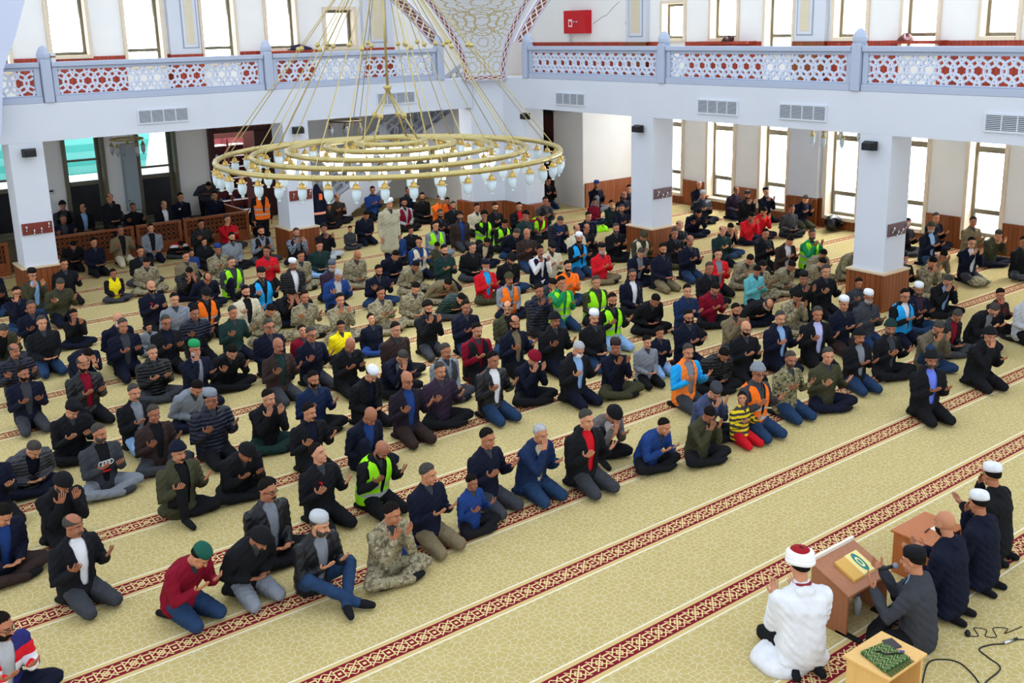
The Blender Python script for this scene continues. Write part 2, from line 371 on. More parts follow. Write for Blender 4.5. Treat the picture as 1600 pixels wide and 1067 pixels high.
vent('x', 11.45, 3.34, .98, 'vent grille above the hanging lamps left of the right column')
vent('x', 7.55, 3.36, .98, 'vent grille at the right end of the beam')

# ================================================================ balustrades
A_L, R_L = .275, .180
def lattice(mb, w, h, d=.022):
    """overlapping rings on a triangular net, clipped to 0..w, 0..h in a local frame (u, v)"""
    n = max(1, round(w / A_L)); a = w / n; out = []
    rows = [(j, j * h / 2) for j in range(3)]
    for j, zc in rows:
        for i in range(-1, n + 2):
            uc = (i + (.5 if j % 2 == 0 else 0)) * a
            run = []
            for k in range(25):
                t = 2 * math.pi * k / 24; u, v = uc + R_L * math.cos(t), zc + R_L * math.sin(t)
                if -.005 <= u <= w + .005 and -.005 <= v <= h + .005: run.append((u, v))
                else:
                    if len(run) > 1: out.append(run)
                    run = []
            if len(run) > 1: out.append(run)
    return out
def rings_mesh(mb, runs, place, wd=.0165, dp=.025):
    for q_, run in enumerate(runs):
        m = len(run); base = len(mb.v); dp = .022 + .0007 * (q_ % 7)
        for i, (u, v) in enumerate(run):
            du, dv = run[min(i + 1, m - 1)][0] - run[max(i - 1, 0)][0], run[min(i + 1, m - 1)][1] - run[max(i - 1, 0)][1]
            L = math.hypot(du, dv) + 1e-9; nu, nv = -dv / L * wd, du / L * wd
            for s_, t_ in ((1, -1), (1, 1), (-1, 1), (-1, -1)): mb.v.append(place(u + nu * s_, v + nv * s_, t_ * dp + .0004 * (q_ % 3)))
        for i in range(m - 1):
            for k in range(4): mb.f.append((base + i * 4 + k, base + i * 4 + (k + 1) % 4, base + i * 4 + 4 + (k + 1) % 4, base + i * 4 + 4 + k)); mb.mi.append(0)
def balustrade(axis, a, b, label):
    root = empty('stone_balustrade', ((a * S, YF * S, ZR * S) if axis == 'y' else (XF * S, a * S, ZR * S)), 0 if axis == 'y' else math.radians(90))
    w = b - a; sgn = 1 if axis == 'y' else -1
    def B(mb, u0, u1, d0, d1, z0, z1): mb.box(u0, min(sgn * d0, sgn * d1), z0, u1, max(sgn * d0, sgn * d1), z1)
    f = MB(); B(f, 0, w, .0, .14, 0, .12); B(f, 0, w, -.02, .16, .66, .75); B(f, 0, .10, .02, .12, .12, .66); B(f, w - .10, w, .02, .12, .12, .66); B(f, .10, w - .10, .03, .11, .60, .66); B(f, .10, w - .10, .03, .11, .12, .15)
    f.build('frame', M_rail, root, bevel=.012)
    l = MB(); rings_mesh(l, lattice(l, w - .2, .45), lambda u, v, d: (u + .1, sgn * (.07 + d), v + .15)); l.build('lattice', M_lat, root)
    return tag(root, label, 'balustrade', 'pierced stone balustrade panels of the gallery')
def post(axis, c, label):
    root = empty('balustrade_post', ((c * S, YF * S, ZR * S) if axis == 'y' else (XF * S, c * S, ZR * S)))
    if axis == 'x': root.rotation_euler.z = math.radians(-90)
    b = MB(); b.box(-.09, -.04, 0, .09, .18, .80); b.build('shaft', M_rail, root, bevel=.02)
    k = MB(); k.lathe([(.0, .78), (.11, .80), (.125, .84), (.125, .90), (.09, .98), (.05, 1.03), (0, 1.06)], (0, .07, 0), 8); k.build('finial', M_rail, root)
    return tag(root, label, 'post', 'stone posts of the gallery balustrade')
PL = [.5, 4.86, 9.3, 13.68]; PR = [19.5, 14.98, 10.4, 5.6]
pn = ['post where the balustrade meets the blue arch at far left', 'balustrade post with domed finial left of the first long panel', 'balustrade post with domed finial left of the chandelier rods', 'balustrade post at the left side of the corner pier, behind chandelier rods']
for c_, l in zip(PL, pn): post('y', c_, 'pale stone ' + l)
pn = ['balustrade post at the right side of the corner pier', 'balustrade post above the middle column', 'balustrade post above the right hand column', 'balustrade post beyond the right end']
for c_, l in zip(PR, pn): post('x', c_, 'pale stone ' + l)
for i, l in enumerate(['short pierced panel at the far left end of the left gallery', 'long pierced panel left of the chandelier', 'pierced panel of the left gallery behind the chandelier rods']): balustrade('y', PL[i] + .11, PL[i + 1] - .11, 'pale stone ' + l)
for i, l in enumerate(['pierced panel of the right gallery nearest the corner pier', 'pierced panel above the bay between middle and right columns', 'pierced panel at the right end of the right gallery']): balustrade('x', PR[i + 1] + .11, PR[i] - .11, 'pale stone ' + l)

# ================================================================ ornate pendentive above the corner pier
def bandmat():
    t = NT('interlace_band', .7, .2); p = t.pos('UV'); x = t.xyz(p)
    v = t.op('SUBTRACT', x[0], .5); d = t.op('ABSOLUTE', v); fu = t.op('FRACT', t.op('MULTIPLY', x[1], 2.1)); tri = t.op('MULTIPLY', t.op('SUBTRACT', t.op('ABSOLUTE', t.op('SUBTRACT', fu, .5)), .25), 1.1)
    a = t.op('LESS_THAN', t.op('ABSOLUTE', t.op('SUBTRACT', v, tri)), .06); b = t.op('LESS_THAN', t.op('ABSOLUTE', t.op('ADD', v, tri)), .06)
    e = t.op('MULTIPLY', t.op('GREATER_THAN', d, .3), t.op('LESS_THAN', d, .36)); col = t.mix(t.op('MAXIMUM', t.op('MAXIMUM', a, b), e), lin((128, 74, 66)), lin((232, 230, 232)))
    col = t.mix(t.op('GREATER_THAN', d, .40), col, lin((232, 232, 240))); col = t.mix(t.op('MULTIPLY', t.op('GREATER_THAN', d, .44), t.op('LESS_THAN', d, .475)), col, lin((84, 96, 200)))
    return t.color(col)
def girih():
    t = NT('star_tracery', .7, .2); p = t.pos('UV'); x = t.xyz(p); acc = None
    for ox, oy, k in ((.5, .95, 12), (.12, .30, 8), (.88, .30, 8), (.0, 1.55, 10), (1., 1.55, 10), (.5, 2.15, 12), (.5, -.2, 8), (.5, 1.55, 6)):
        u, v = t.op('SUBTRACT', x[0], ox), t.op('SUBTRACT', x[1], oy); r = t.op('SQRT', t.op('ADD', t.op('MULTIPLY', u, u), t.op('MULTIPLY', v, v))); an = t.op('ARCTAN2', v, u)
        for r0, am in ((.10, .03), (.23, .05), (.36, .06)):
            l = t.op('LESS_THAN', t.op('ABSOLUTE', t.op('SUBTRACT', r, t.op('ADD', r0, t.op('MULTIPLY', t.op('ABSOLUTE', t.op('SINE', t.op('MULTIPLY', an, k / 2))), am)))), .012)
            acc = l if acc is None else t.op('MAXIMUM', acc, l)
        sp = t.op('MULTIPLY', t.op('LESS_THAN', t.op('ABSOLUTE', t.op('MULTIPLY', r, t.op('SINE', t.op('MULTIPLY', an, k / 2)))), .022), t.op('MULTIPLY', t.op('LESS_THAN', r, .42), t.op('GREATER_THAN', r, .14)))
        acc = t.op('MAXIMUM', acc, sp)
    return t.color(t.mix(acc, lin((206, 210, 218)), lin((178, 164, 118))))
def strip_obj(name, rows, mat, parent=None, thick=(0, 0, 0), uvs=None):
    """rows = list of (left point, right point) from bottom up; a skin with thickness and UV 0..1 across, length along"""
    v, f, uv = [], [], []; L = 0
    for i, (a, b) in enumerate(rows):
        if i: L += math.dist(a, rows[i - 1][0])
        v += [a, b]; uv += [(0, L), (1, L)]
    f = [(2 * i, 2 * i + 1, 2 * i + 3, 2 * i + 2) for i in range(len(rows) - 1)]
    me = bpy.data.meshes.new(name); me.from_pydata([tuple(c * S for c in p) for p in v], [], f); me.materials.append(mat)
    lay = me.uv_layers.new(name='UVMap')
    for p in me.polygons:
        for li, vi in zip(p.loop_indices, p.vertices): lay.data[li].uv = uv[vi]
    o = link(name, me, parent); so = o.modifiers.new('solid', 'SOLIDIFY'); so.thickness = .06; so.offset = 0
    return o
nx, ny = -.395, -.919                                               # outward normal of the chamfer
tx, ty = .919, -.395                                                # along the chamfer, to the right
bcx, bcy = 14.88 + .03, 20.60
def PP(u, z, o=0.):
    lean = max(0, z - 3.8) ** 2 * .16
    return (bcx + tx * u + nx * (o + lean), bcy + ty * u + ny * (o + lean), z)
zs = [3.72 + i * .22 for i in range(16)]
def hw(z): return .40 + max(0, z - 3.9) ** 1.7 * .27
def hl(z): return .44 + max(0, z - 3.9) ** 1.6 * .40
rows = [(PP(-hl(z), z, .16), PP(hw(z) * .78, z, .16)) for z in zs]
pend = struct(strip_obj('wall_pendentive', [(PP(-hl(z) - .14, z, .10), PP(hw(z) * .78 + .2, z, .10)) for z in zs], M_white), 'white pendentive with star tracery above the corner pier')
strip_obj('tracery', rows, girih(), pend)
BM = bandmat()
strip_obj('border_band', [(PP(-hl(z) - .17, z, .17), PP(-hl(z), z, .17)) for z in zs], BM, pend)
strip_obj('border_band', [(PP(hw(z) * .78, z, .17), PP(hw(z) * .78 + .15, z, .17)) for z in zs], BM, pend)
strip_obj('border_band', [(PP(-hw(3.72) - .13 + q * (hw(3.72) * 1.78 + .24), 3.70, .175), PP(-hw(3.72) - .13 + q * (hw(3.72) * 1.78 + .24), 3.83, .175)) for q in (0, .25, .5, .75, 1)], BM, pend)
strip_obj('arch_band', [(PP(-hl(z) - .62 - (z - 4.4) * .25, z, -.1), PP(-hl(z) - .30 - (z - 4.4) * .2, z, .0)) for z in zs if z > 4.5], BM, pend)
strip_obj('arch_band', [(PP(hw(z) * .78 + .26 + (z - 4.4) * .1, z, .0), PP(hw(z) * .78 + .58 + (z - 4.4) * .14, z, -.1)) for z in zs if z > 4.5], BM, pend)

# far left: edge of the near arch, bluish plaster
mb = MB(); mb.extr([(.2, 7.0, 4.9), (.62, 7.0, 4.9), (.9, 7.0, 6.2), (1.0, 7.0, 8), (.2, 7.0, 8)], (0, .4, 0))
arch_pts = [(3.2, 3.2), (3.86, 3.2), (3.97, 3.9), (4.05, 4.4), (4.17, 4.65), (4.33, 5.0), (4.56, 5.61), (5.0, 6.6), (5.6, 7.6), (3.2, 7.6)]
struct(MB().extr([(x, 20.3, z) for x, z in arch_pts], (0, .25, 0)).build('wall_arch_edge', wall_mat('lavender_plaster', (196, 204, 228))), 'lavender edge of the neighbouring arch at far left')

# ================================================================ rooms under the galleries
MB().box(18.5, 21.1, 0, XW, 22.35, 3.36)
struct(MB().box(18.5, 21.1, 0, XW, 22.35, 3.36).build('wall_block', M_warm), 'white wall block with grey shaded side behind the corner pier')
mb = MB(); mb.box(18.56, 21.05, 0, XW, 21.1, .68); struct(mb.build('trim_8', M_wood))
dr = struct(MB().box(18.75, 22.35, 0, 18.9, 24.6, 2.5).build('door_1', M_door)); MB().box(18.68, 23.35, 1.0, 18.75, 23.42, 1.3).build('door_handle', M_brass, dr)
struct(MB().box(18.75, 24.6, 0, 18.9, YW, 3.36).build('wall_recess', M_warm))
# portal with the shoe racks of the entrance lobby
p = MB(); p.box(9.95, YW - .12, 0, 10.1, YW, 2.9); p.box(12.0, YW - .12, 0, 12.2, YW, 2.9); p.box(10.1, YW - .12, 2.38, 12.0, YW, 2.9); p.box(11.25, YW - .06, 0, 12.0, YW, 2.38)
dr = struct(p.build('door_2', M_door, bevel=.02)); MB().box(11.3, YW - .1, 1.0, 11.34, YW - .06, 1.3).build('door_handle', M_brass, dr)
c = MB()
for k in range(12): c.box(10.16 + k * .15, YW - .15, 2.5, 10.27 + k * .15, YW - .12, 2.76)
c.build('carving', M_carved, dr)
struct(MB().box(9.6, 27.9, 0, 12.3, 28.0, 3).build('wall_lobby', plain('lobby_red_wood', (70, 34, 30)))); struct(MB().box(9.6, YW + .45, -.1, 12.3, 28, 0).build('floor_lobby', plain('lobby_tiles', (206, 200, 196))))
area('lobby_lamp', (10.8 * S, 27.3 * S, 2.8 * S), (0, 0, 0), 2, .6, 45, (1, .97, .95))
for side, x0, lab in ((0, 10.42, 'left bay of the white shoe rack seen through the portal'), (1, 10.92, 'right bay of the white shoe rack seen through the portal')):
    r = empty('shoe_rack', (x0 * S, 27.45 * S, 0)); f = MB(); f.box(0, 0, 0, .02, .3, 2.1); f.box(.46, 0, 0, .48, .3, 2.1); f.box(0, .28, 0, .48, .3, 2.1); f.build('frame', plain('red_rack_frame', (112, 52, 56)), r)
    for k in range(7): MB().box(.02, 0, .05 + k * .31, .46, .3, .08 + k * .31).build('shelf', plain('rack_shelf', (236, 226, 230)), r)
    tag(r, lab, 'shoe rack', 'shoe racks in the lobby')
sh = MB()
sh.lathe([(0, 0), (.05, 0), (.052, .03), (.045, .05), (0, .055)], (0, 0, 0), 8); sh.add([(-.05, -.12, 0), (.05, -.12, 0), (.05, 0, 0), (-.05, 0, 0), (-.035, -.12, .03), (.035, -.12, .03), (.045, 0, .06), (-.045, 0, .06)], [(0, 1, 5, 4), (1, 2, 6, 5), (3, 0, 4, 7), (4, 5, 6, 7)])
shm = sh.mesh('shoe', [plain('shoe_black', (24, 22, 24))])
shoecols = [plain('shoe_black', (24, 22, 24)), plain('shoe_brown', (74, 44, 30)), plain('shoe_grey', (96, 98, 104)), plain('shoe_blue', (34, 44, 84))]
for bay, x0 in enumerate((10.42, 10.92)):
    for k in range(6):
        for j in range(4):
            o = link('shoe', shm); o.location = ((x0 + .08 + j * .11) * S, 27.6 * S, (.08 + k * .31) * S); ci = (bay + k + j) % 4
            o.material_slots[0].link = 'OBJECT'; o.material_slots[0].material = shoecols[ci]
            tag(o, '%s shoe, %s shelf up, %s rack bay, %s from the left' % (['black', 'brown', 'grey', 'blue'][ci], ['lowest', 'second', 'third', 'fourth', 'fifth', 'sixth'][k], ['left', 'right'][bay], ['first', 'second', 'third', 'fourth'][j]), 'shoe', 'shoes on the lobby racks')

# electrical cabinet, thermostats
r = empty('electric_cabinet', (7.68 * S, (YW - .001) * S, .62 * S)); MB().box(0, -.14, 0, .36, 0, 1.7).build('cabinet_body', plain('cabinet_grey', (150, 164, 172), .4), r, bevel=.006); MB().box(.02, -.155, .02, .34, -.14, 1.68).build('door', plain('cabinet_door', (158, 172, 180), .4), r, bevel=.004)
k = MB()
for z in (.25, 1.42): k.lathe([(0, 0), (.014, 0), (.014, .03), (0, .03)], (.05, -.17, z), 8)
k.build('lock', M_black, r); tag(r, 'tall grey electrical cabinet between the lower left windows', 'cabinet')
for i, (x, z, l) in enumerate([(5.55, 1.30, 'upper row, leftmost'), (5.75, 1.30, 'upper row, middle'), (5.95, 1.30, 'upper row, rightmost'), (5.65, 1.08, 'lower row, left'), (5.85, 1.08, 'lower row, right')]):
    r = empty('thermostat', (x * S, (YW - .001) * S, z * S)); MB().box(-.07, -.03, -.06, .07, 0, .06).build('case', plain('switch_white', (206, 206, 200)), r, bevel=.004); MB().box(-.045, -.034, 0, .045, -.03, .04).build('screen', M_black, r)
    tag(r, 'small white wall control left of the lower window, ' + l, 'thermostat', 'wall controls by the lower left window')
# platform and carved barrier of the rear enclosure
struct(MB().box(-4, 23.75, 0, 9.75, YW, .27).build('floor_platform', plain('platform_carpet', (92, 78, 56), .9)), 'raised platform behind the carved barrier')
def barrier(x0, x1, label):
    y0 = 23.5; r = empty('carved_barrier', (x0 * S, y0 * S, 0)); w = x1 - x0
    f = MB(); f.box(0, 0, 0, w, .06, .10); f.box(0, -.02, .66, w, .08, .72); f.box(0, 0, .10, .08, .06, .66); f.box(w - .08, 0, .1, w, .06, .66); f.box(.08, .02, .10, w - .08, .045, .28)
    f.build('frame', M_carved, r, bevel=.006); l = MB()
    n = int((w - .16) / .10)
    for i in range(n + 1):
        for j in range(4):
            cx_, cz = .08 + i * (w - .16) / n, .30 + j * .115; l.tube([(cx_ + .055 * math.cos(t), .03, cz + .055 * math.sin(t)) for t in [2 * math.pi * q / 8 for q in range(8)]], .011, 4, closed=True)
    l.build('fretwork', M_carved, r); MB().box(.08, .05, .1, w - .08, .06, .66).build('back_board', plain('deep_brown', (58, 32, 20)), r)
    return tag(r, label, 'barrier', 'carved wooden barrier panels')
barrier(1.2, 4.3, 'brown carved barrier panel behind and left of the left column'); barrier(5.0, 6.95, 'brown carved barrier panel right of the left column'); barrier(7.0, 8.05, 'narrow brown carved barrier panel in the middle of the enclosure'); barrier(8.1, 9.72, 'brown carved barrier panel ending beside the man in the orange vest')
mb = MB()
r = empty('carved_barrier', (9.66 * S, 23.58 * S, 0)); MB().box(0, 0, 0, .06, 2.7, .10).box(0, 0, .66, .08, 2.7, .72).box(0, 0, .1, .06, .08, .66).box(0, 2.6, .1, .06, 2.7, .66).build('frame', M_carved, r); MB().box(.02, .08, .1, .04, 2.6, .66).build('panel', M_carved, r)
tag(r, 'side return of the carved barrier running back to the wall', 'barrier', 'carved wooden barrier panels')
# stair rising to the right behind the chandelier
y0, y1 = 24.3, 25.8; st = empty('staircase', (11.8 * S, y0 * S, 0)); N = 17; ru, ri = .30, .17
s_ = MB()
for i in range(N): s_.box(i * ru, .06, 0 if i < 3 else (i - 2.6) * ri, (i + 1) * ru, y1 - y0, (i + 1) * ri)
s_.build('steps', M_white, st)
s_ = MB(); s_.extr([(0, 0, 0), (.9, 0, 0), (N * ru, 0, (N - 3) * ri), (N * ru, 0, N * ri + .05), (0, 0, .22)], (0, .06, 0)); s_.build('stringer', M_white, st)
ra = MB()
def sl(u): return .22 + u * ri / ru
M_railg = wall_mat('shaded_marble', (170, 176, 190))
for u0, u1 in ((.1, 1.3), (1.42, 2.2), (2.32, 3.6), (3.72, 5.1)):
    ra.extr([(u0, -.02, sl(u0) + .85), (u1, -.02, sl(u1) + .85), (u1, -.02, sl(u1) + .95), (u0, -.02, sl(u0) + .95)], (0, .1, 0)); ra.extr([(u0, -.02, sl(u0)), (u1, -.02, sl(u1)), (u1, -.02, sl(u1) + .1), (u0, -.02, sl(u0) + .1)], (0, .1, 0))
    for u in (u0, u1): ra.box(u - .06, -.03, sl(u), u + .06, .09, sl(u) + 1.0)
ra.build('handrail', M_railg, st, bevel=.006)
for u0, u1 in ((.1, 1.3), (1.42, 2.2), (2.32, 3.6), (3.72, 5.1)):
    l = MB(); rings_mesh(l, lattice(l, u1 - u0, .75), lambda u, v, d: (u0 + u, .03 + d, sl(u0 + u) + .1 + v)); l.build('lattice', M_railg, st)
area('stair_fill', (13.2 * S, 22.6 * S, 3.3 * S), (math.radians(-25), 0, 0), 2.5, .6, 130, (.96, .98, 1))  # fill light added to brighten the dark stair under the gallery
tag(st, 'white stone staircase with pierced balustrade climbing right behind the chandelier', 'staircase')
struct(MB().box(16.4, YF + .6, 0, 16.5, YW, 3.36).build('wall_stair_side', M_warm), 'plain wall right of the stair')
# world outside the lower left windows: terrace, awning, people
struct(MB().box(-6, YW + .5, -.2, 9.5, 34, -.02).build('ground_outside', plain('paving_outside', (170, 168, 160))))
tl = NT('teal_awning', .6); xx = tl.xyz(tl.world()); tl.color(tl.mix(tl.op('LESS_THAN', tl.op('FRACT', tl.op('MULTIPLY', xx[2], 2.2)), .5), lin((90, 200, 190)), lin((130, 222, 214))))
tag(MB().extr([(4.5, 30, 1.2), (9.4, 30, 1.2), (9.6, 29, 3.6), (4.3, 29, 3.6)], (0, .03, 0)).build('awning', tl.m), 'teal tarpaulin awning outside the lower left windows', 'awning')
tag(MB().box(-6, YW + .75, -.02, 9.4, YW + .85, 1.32).build('backdrop', plain('dark_backdrop', (30, 30, 36))), 'dark low backdrop added outside to darken the lower left panes', 'backdrop')  # added dark board standing in for the dark reflections in the lower panes
# shoes, bags
def bag(x, y, sc, mat, label, name='backpack', flat=1.):
    v = []; f = []; n, m = 14, 9
    for j in range(m + 1):
        ph = math.pi * j / m
        for i in range(n):
            t = 2 * math.pi * i / n; rr = 1 + .08 * math.sin(3 * t + j) + .05 * math.sin(5 * t - 2 * j)
            v.append((sc * 1.15 * rr * math.sin(ph) * math.cos(t), sc * .7 * rr * math.sin(ph) * math.sin(t), sc * flat * (.72 - .75 * math.cos(ph) * -1 * -1)))
    for j in range(m):
        for i in range(n): f.append((j * n + i, j * n + (i + 1) % n, (j + 1) * n + (i + 1) % n, (j + 1) * n + i))
    zz = min(p[2] for p in v); v = [(a, b, c_ - zz) for a, b, c_ in v]
    r = empty(name, (x * S, y * S, 0), .3); MB().add(v, f).build('bag_body', mat, r, smooth=True); MB().tube([(-sc * .5, -sc * .6, sc * .4 * flat), (-sc * .3, -sc * .85, sc * .8 * flat), (sc * .3, -sc * .85, sc * .8 * flat), (sc * .5, -sc * .6, sc * .4 * flat)], .018, 5).build('strap', mat, r)
    return tag(r, label, 'bag')
bag(20.6, 14.42, .27, plain('glossy_black_bag', (16, 17, 22), .25), 'shiny black backpack against the right wall under the window')
# brass wheel lamps hanging under the galleries
def drop(mb_cap, mb_gl, c, s=1., zs=1.):
    x, y, z = c; a0, b0 = len(mb_cap.v), len(mb_gl.v)
    mb_cap.lathe([(.0, .135 * s), (.009 * s, .13 * s), (.012 * s, .105 * s), (.028 * s, .095 * s), (.040 * s, .07 * s), (.044 * s, .03 * s), (.078 * s, .026 * s), (.078 * s, .016 * s), (.045 * s, .01 * s)], (x, y, z), 10)
    mb_gl.lathe([(.052 * s, .012 * s), (.062 * s, -.03 * s), (.063 * s, -.11 * s), (.050 * s, -.165 * s), (.026 * s, -.20 * s), (.018 * s, -.21 * s), (.026 * s, -.228 * s), (.02 * s, -.245 * s), (0, -.25 * s)], (x, y, z), 10)
    for m_, k in ((mb_cap, a0), (mb_gl, b0)):
        for i in range(k, len(m_.v)): p = m_.v[i]; m_.v[i] = (p[0], p[1], z + (p[2] - z) * zs)
glass_on = {}
def lampglass(st, name, rgb=(190, 208, 218)):
    t = NT(name, .25, .5); t.color(lin(rgb)); t.b.inputs['Emission Color'].default_value = (.9, .96, 1, 1); t.b.inputs['Emission Strength'].default_value = st; return t.m
MG = [lampglass(s_, 'frosted_lamp_glass_%s' % n) for s_, n in ((.04, 'dim'), (.22, 'soft'), (1.6, 'bright'), (5, 'brighter'), (6, 'brightest'))]
M_goff = lampglass(.02, 'clear_lamp_glass', (150, 155, 160))
def wheel(x, y, z, r_, n, mat, label, top=3.36, gl=None):
    root = empty('wheel_chandelier', (x * S, y * S, z * S)); MB().tube([(r_ * math.cos(t), r_ * math.sin(t), 0) for t in [2 * math.pi * k / 32 for k in range(32)]], .022, 6, closed=True).build('ring', mat, root, smooth=True)
    ro = MB()
    for k in range(3): t = 2 * math.pi * k / 3 + .4; ro.tube([(r_ * math.cos(t), r_ * math.sin(t), 0), (0, 0, top - z)], .007, 5)
    ro.build('rods', mat, root)
    for k in range(n):
        t = 2 * math.pi * k / n; a, b = MB(), MB(); drop(a, b, (r_ * math.cos(t), r_ * math.sin(t), -.17), .85)
        h = a.build('lamp_cap', mat, root, smooth=True); b.build('lamp_glass', gl or M_goff, h, smooth=True)
    return tag(root, label, 'chandelier', 'small wheel chandeliers under the galleries')
wheel(7.25, 24.3, 2.62, .36, 5, M_brass, 'small brass wheel lamp hanging before the grey electrical cabinet'); wheel(12.25, 23.0, 2.76, .42, 6, plain('aged_bronze', (84, 72, 50), .4, .5, .6), 'small dark bronze wheel lamp above the stair'); wheel(18.3, 12.7, 2.76, .62, 10, M_brass, 'brass wheel lamp with white glass drops by the right windows', gl=MG[0])

# ================================================================ great chandelier
CX, CY, CZ = 7.47, 12.7, 3.21
ch = empty('chandelier', (CX * S, CY * S, CZ * S)); tag(ch, 'great five ring brass chandelier with white glass drop lamps in the middle of the hall', 'chandelier')
RR = [2.44, 1.95, 1.46, .92, .48]; NL = [44, 34, 22, 12, 8]; APX = 3.0
BALL = 1.5
balls = MB(); bt = []
for i, (r_, n) in enumerate(zip(RR, NL)):
    z = .045 * i; rg = MB(); rg.tube([(r_ * math.cos(t), r_ * math.sin(t), z) for t in [2 * math.pi * k / 96 for k in range(96)]], .037, 8, closed=True)
    jo = rg = MB(); rg.tube([(r_ * math.cos(t), r_ * math.sin(t), z) for t in [2 * math.pi * k / 96 for k in range(96)]], .037, 8, closed=True)
    for k in range(n // 2):
        t = 4 * math.pi * (k + .25) / n; jo.tube([(r_ * math.cos(t - .01 / r_ * 1.6), r_ * math.sin(t - .01 / r_ * 1.6), z), (r_ * math.cos(t + .01 / r_ * 1.6), r_ * math.sin(t + .01 / r_ * 1.6), z)], .043, 8)
    jo.build('ring', M_brass, ch, smooth=True)
    for k in range(n):
        t = 2 * math.pi * k / n + .05 * i; a, b = MB(), MB(); c_ = (r_ * math.cos(t), r_ * math.sin(t), z - .14); a.tube([(c_[0], c_[1], z - .02), (c_[0], c_[1], z - .05)], .006, 5); drop(a, b, c_, .9, .78)
        if i == 0: a.mi = a.mi
        LAMPS = globals().setdefault('LAMPS', []); LAMPS.append((i, a, b))
    nr = (12, 8, 6, 0, 0)[i]
    for k in range(nr):
        t = 2 * math.pi * (k + .5) / nr + i * .13; q = BALL / APX + (0, .01, -.005, .015, 0)[i]
        top = (0, 0, APX); bot = (r_ * math.cos(t), r_ * math.sin(t), z)
        rod_ = MB().tube([bot, top], .0068, 5).build('rod', M_brass, ch); MB().lathe([(.0, -.035), (.018, -.03), (.031, -.016), (.035, 0), (.031, .016), (.018, .03), (0, .035)], (bot[0] * (1 - q), bot[1] * (1 - q), z + (APX - z) * q), 8).build('brass_ball', M_brass, rod_, smooth=True)
# lamps: the hundred that show largest are parts of their own, the rest one part
for j, (i, a, b) in enumerate(LAMPS):
    if j < 92:
        h = a.build('lamp_cap', M_gold, ch); b.build('lamp_glass', MG[i], h, smooth=True)
rest_a, rest_b = MB(), {}
for j, (i, a, b) in enumerate(LAMPS):
    if j >= 92: rest_a.add(a.v, a.f); rest_b.setdefault(i, MB()).add(b.v, b.f)
h = rest_a.build('inner_lamp_caps', M_gold, ch, smooth=True); h['kind'] = 'stuff'
for i, m_ in rest_b.items(): o = m_.build('inner_lamp_glass', MG[i], h, smooth=True)
hk = MB(); hk.tube([(0, 0, .52 + .4), (0, 0, APX)], .02, 6); hk.lathe([(0, .06), (.07, .03), (.05, 0), (.02, -.05), (0, -.06)], (0, 0, .92), 8)
for k in range(4):
    t = math.pi / 2 * k + .5; q = .5; hk.tube([(.48 * math.cos(t), .48 * math.sin(t), .18), (0, 0, .92)], .014, 5); hk.lathe([(0, -.05), (.035, -.03), (.045, 0), (.035, .03), (0, .05)], (.24 * math.cos(t), .24 * math.sin(t), .55), 8)
hk.build('centre_hanger', M_brass, ch, smooth=True)
area('chandelier_glow', (CX * S, CY * S, (CZ - .5) * S), (0, 0, 0), 1.6, 1.6, 60, (.95, .98, 1)).data.shape = 'DISK'

# ================================================================ gallery odds and ends
r = empty('fire_hose_cabinet', ((XW - .001) * S, 23.97 * S, 4.72 * S), math.radians(-90)); MB().box(-.52, -.22, 0, .52, 0, .68).build('cabinet_body', M_redbox, r, bevel=.008); MB().box(-.50, -.235, .02, .50, -.22, .66).build('door', M_redbox, r, bevel=.006)
l = MB(); l.box(-.27, -.245, .2, -.10, -.235, .42); lb = l.build('notice', plain('notice_white', (230, 225, 225)), r); MB().box(-.24, -.248, .24, -.13, -.245, .36).build('red_symbol', M_redbox, lb); g = MB(); g.lathe([(0, 0), (.04, 0), (.04, .03), (0, .03)], (.02, -.26, .33), 10); g.lathe([(0, 0), (.04, 0), (.04, .03), (0, .03)], (.14, -.26, .33), 10); g.build('latch', M_chrome, r)
MB().tube([(-.36, -.1, 0), (-.36, -.1, -.16), (-.40, -.1, -.26)], .03, 6).build('pipe', M_grille, r)
tag(r, 'red fire hose cabinet on the gallery wall', 'cabinet')
ck = MB(); pts = [(23.4, 5.0), (23.2, 5.08), (22.95, 5.2), (22.8, 5.22), (22.5, 5.45), (22.25, 5.6)]
for a_, b_ in zip(pts, pts[1:]): ck.tube([(XW - .001, a_[0], a_[1]), (XW - .001, b_[0], b_[1])], .006, 4)
pts = [(21.95, 4.5), (21.93, 4.75), (21.98, 5.0), (21.9, 5.2), (21.93, 5.45), (21.86, 5.8)]
for a_, b_ in zip(pts, pts[1:]): ck.tube([(XW - .001, a_[0], a_[1]), (XW - .001, b_[0], b_[1])], .006, 4)
struct(ck.build('trim_9', plain('crack', (70, 66, 64))), 'jagged crack in the plaster beside the red cabinet')
def heap(x, y, z, sx, mat, label, cat='clothes', name='folded_clothes'):
    v, f = [], []; n, m = 16, 6
    for j in range(m + 1):
        ph = math.pi / 2 * j / m
        for i in range(n):
            t = 2 * math.pi * i / n; rr = 1 + .2 * math.sin(3 * t + x + j) ; v.append((sx * rr * math.cos(t) * math.cos(ph), .13 * rr * math.sin(t) * math.cos(ph), .12 * math.sin(ph) * (1 + .3 * math.sin(4 * t))))
    for j in range(m):
        for i in range(n): f.append((j * n + i, j * n + (i + 1) % n, (j + 1) * n + (i + 1) % n, (j + 1) * n + i))
    v = [(a, b, c_ + 0) for a, b, c_ in v]; f.append(tuple(range(n))[::-1]); o = MB().add(v, f).build(name, mat, smooth=True); o.location = (x * S, y * S, z * S); return tag(o, label, cat)
for ax in ((XW - .35, 2.0, XW, 20.5),): pass
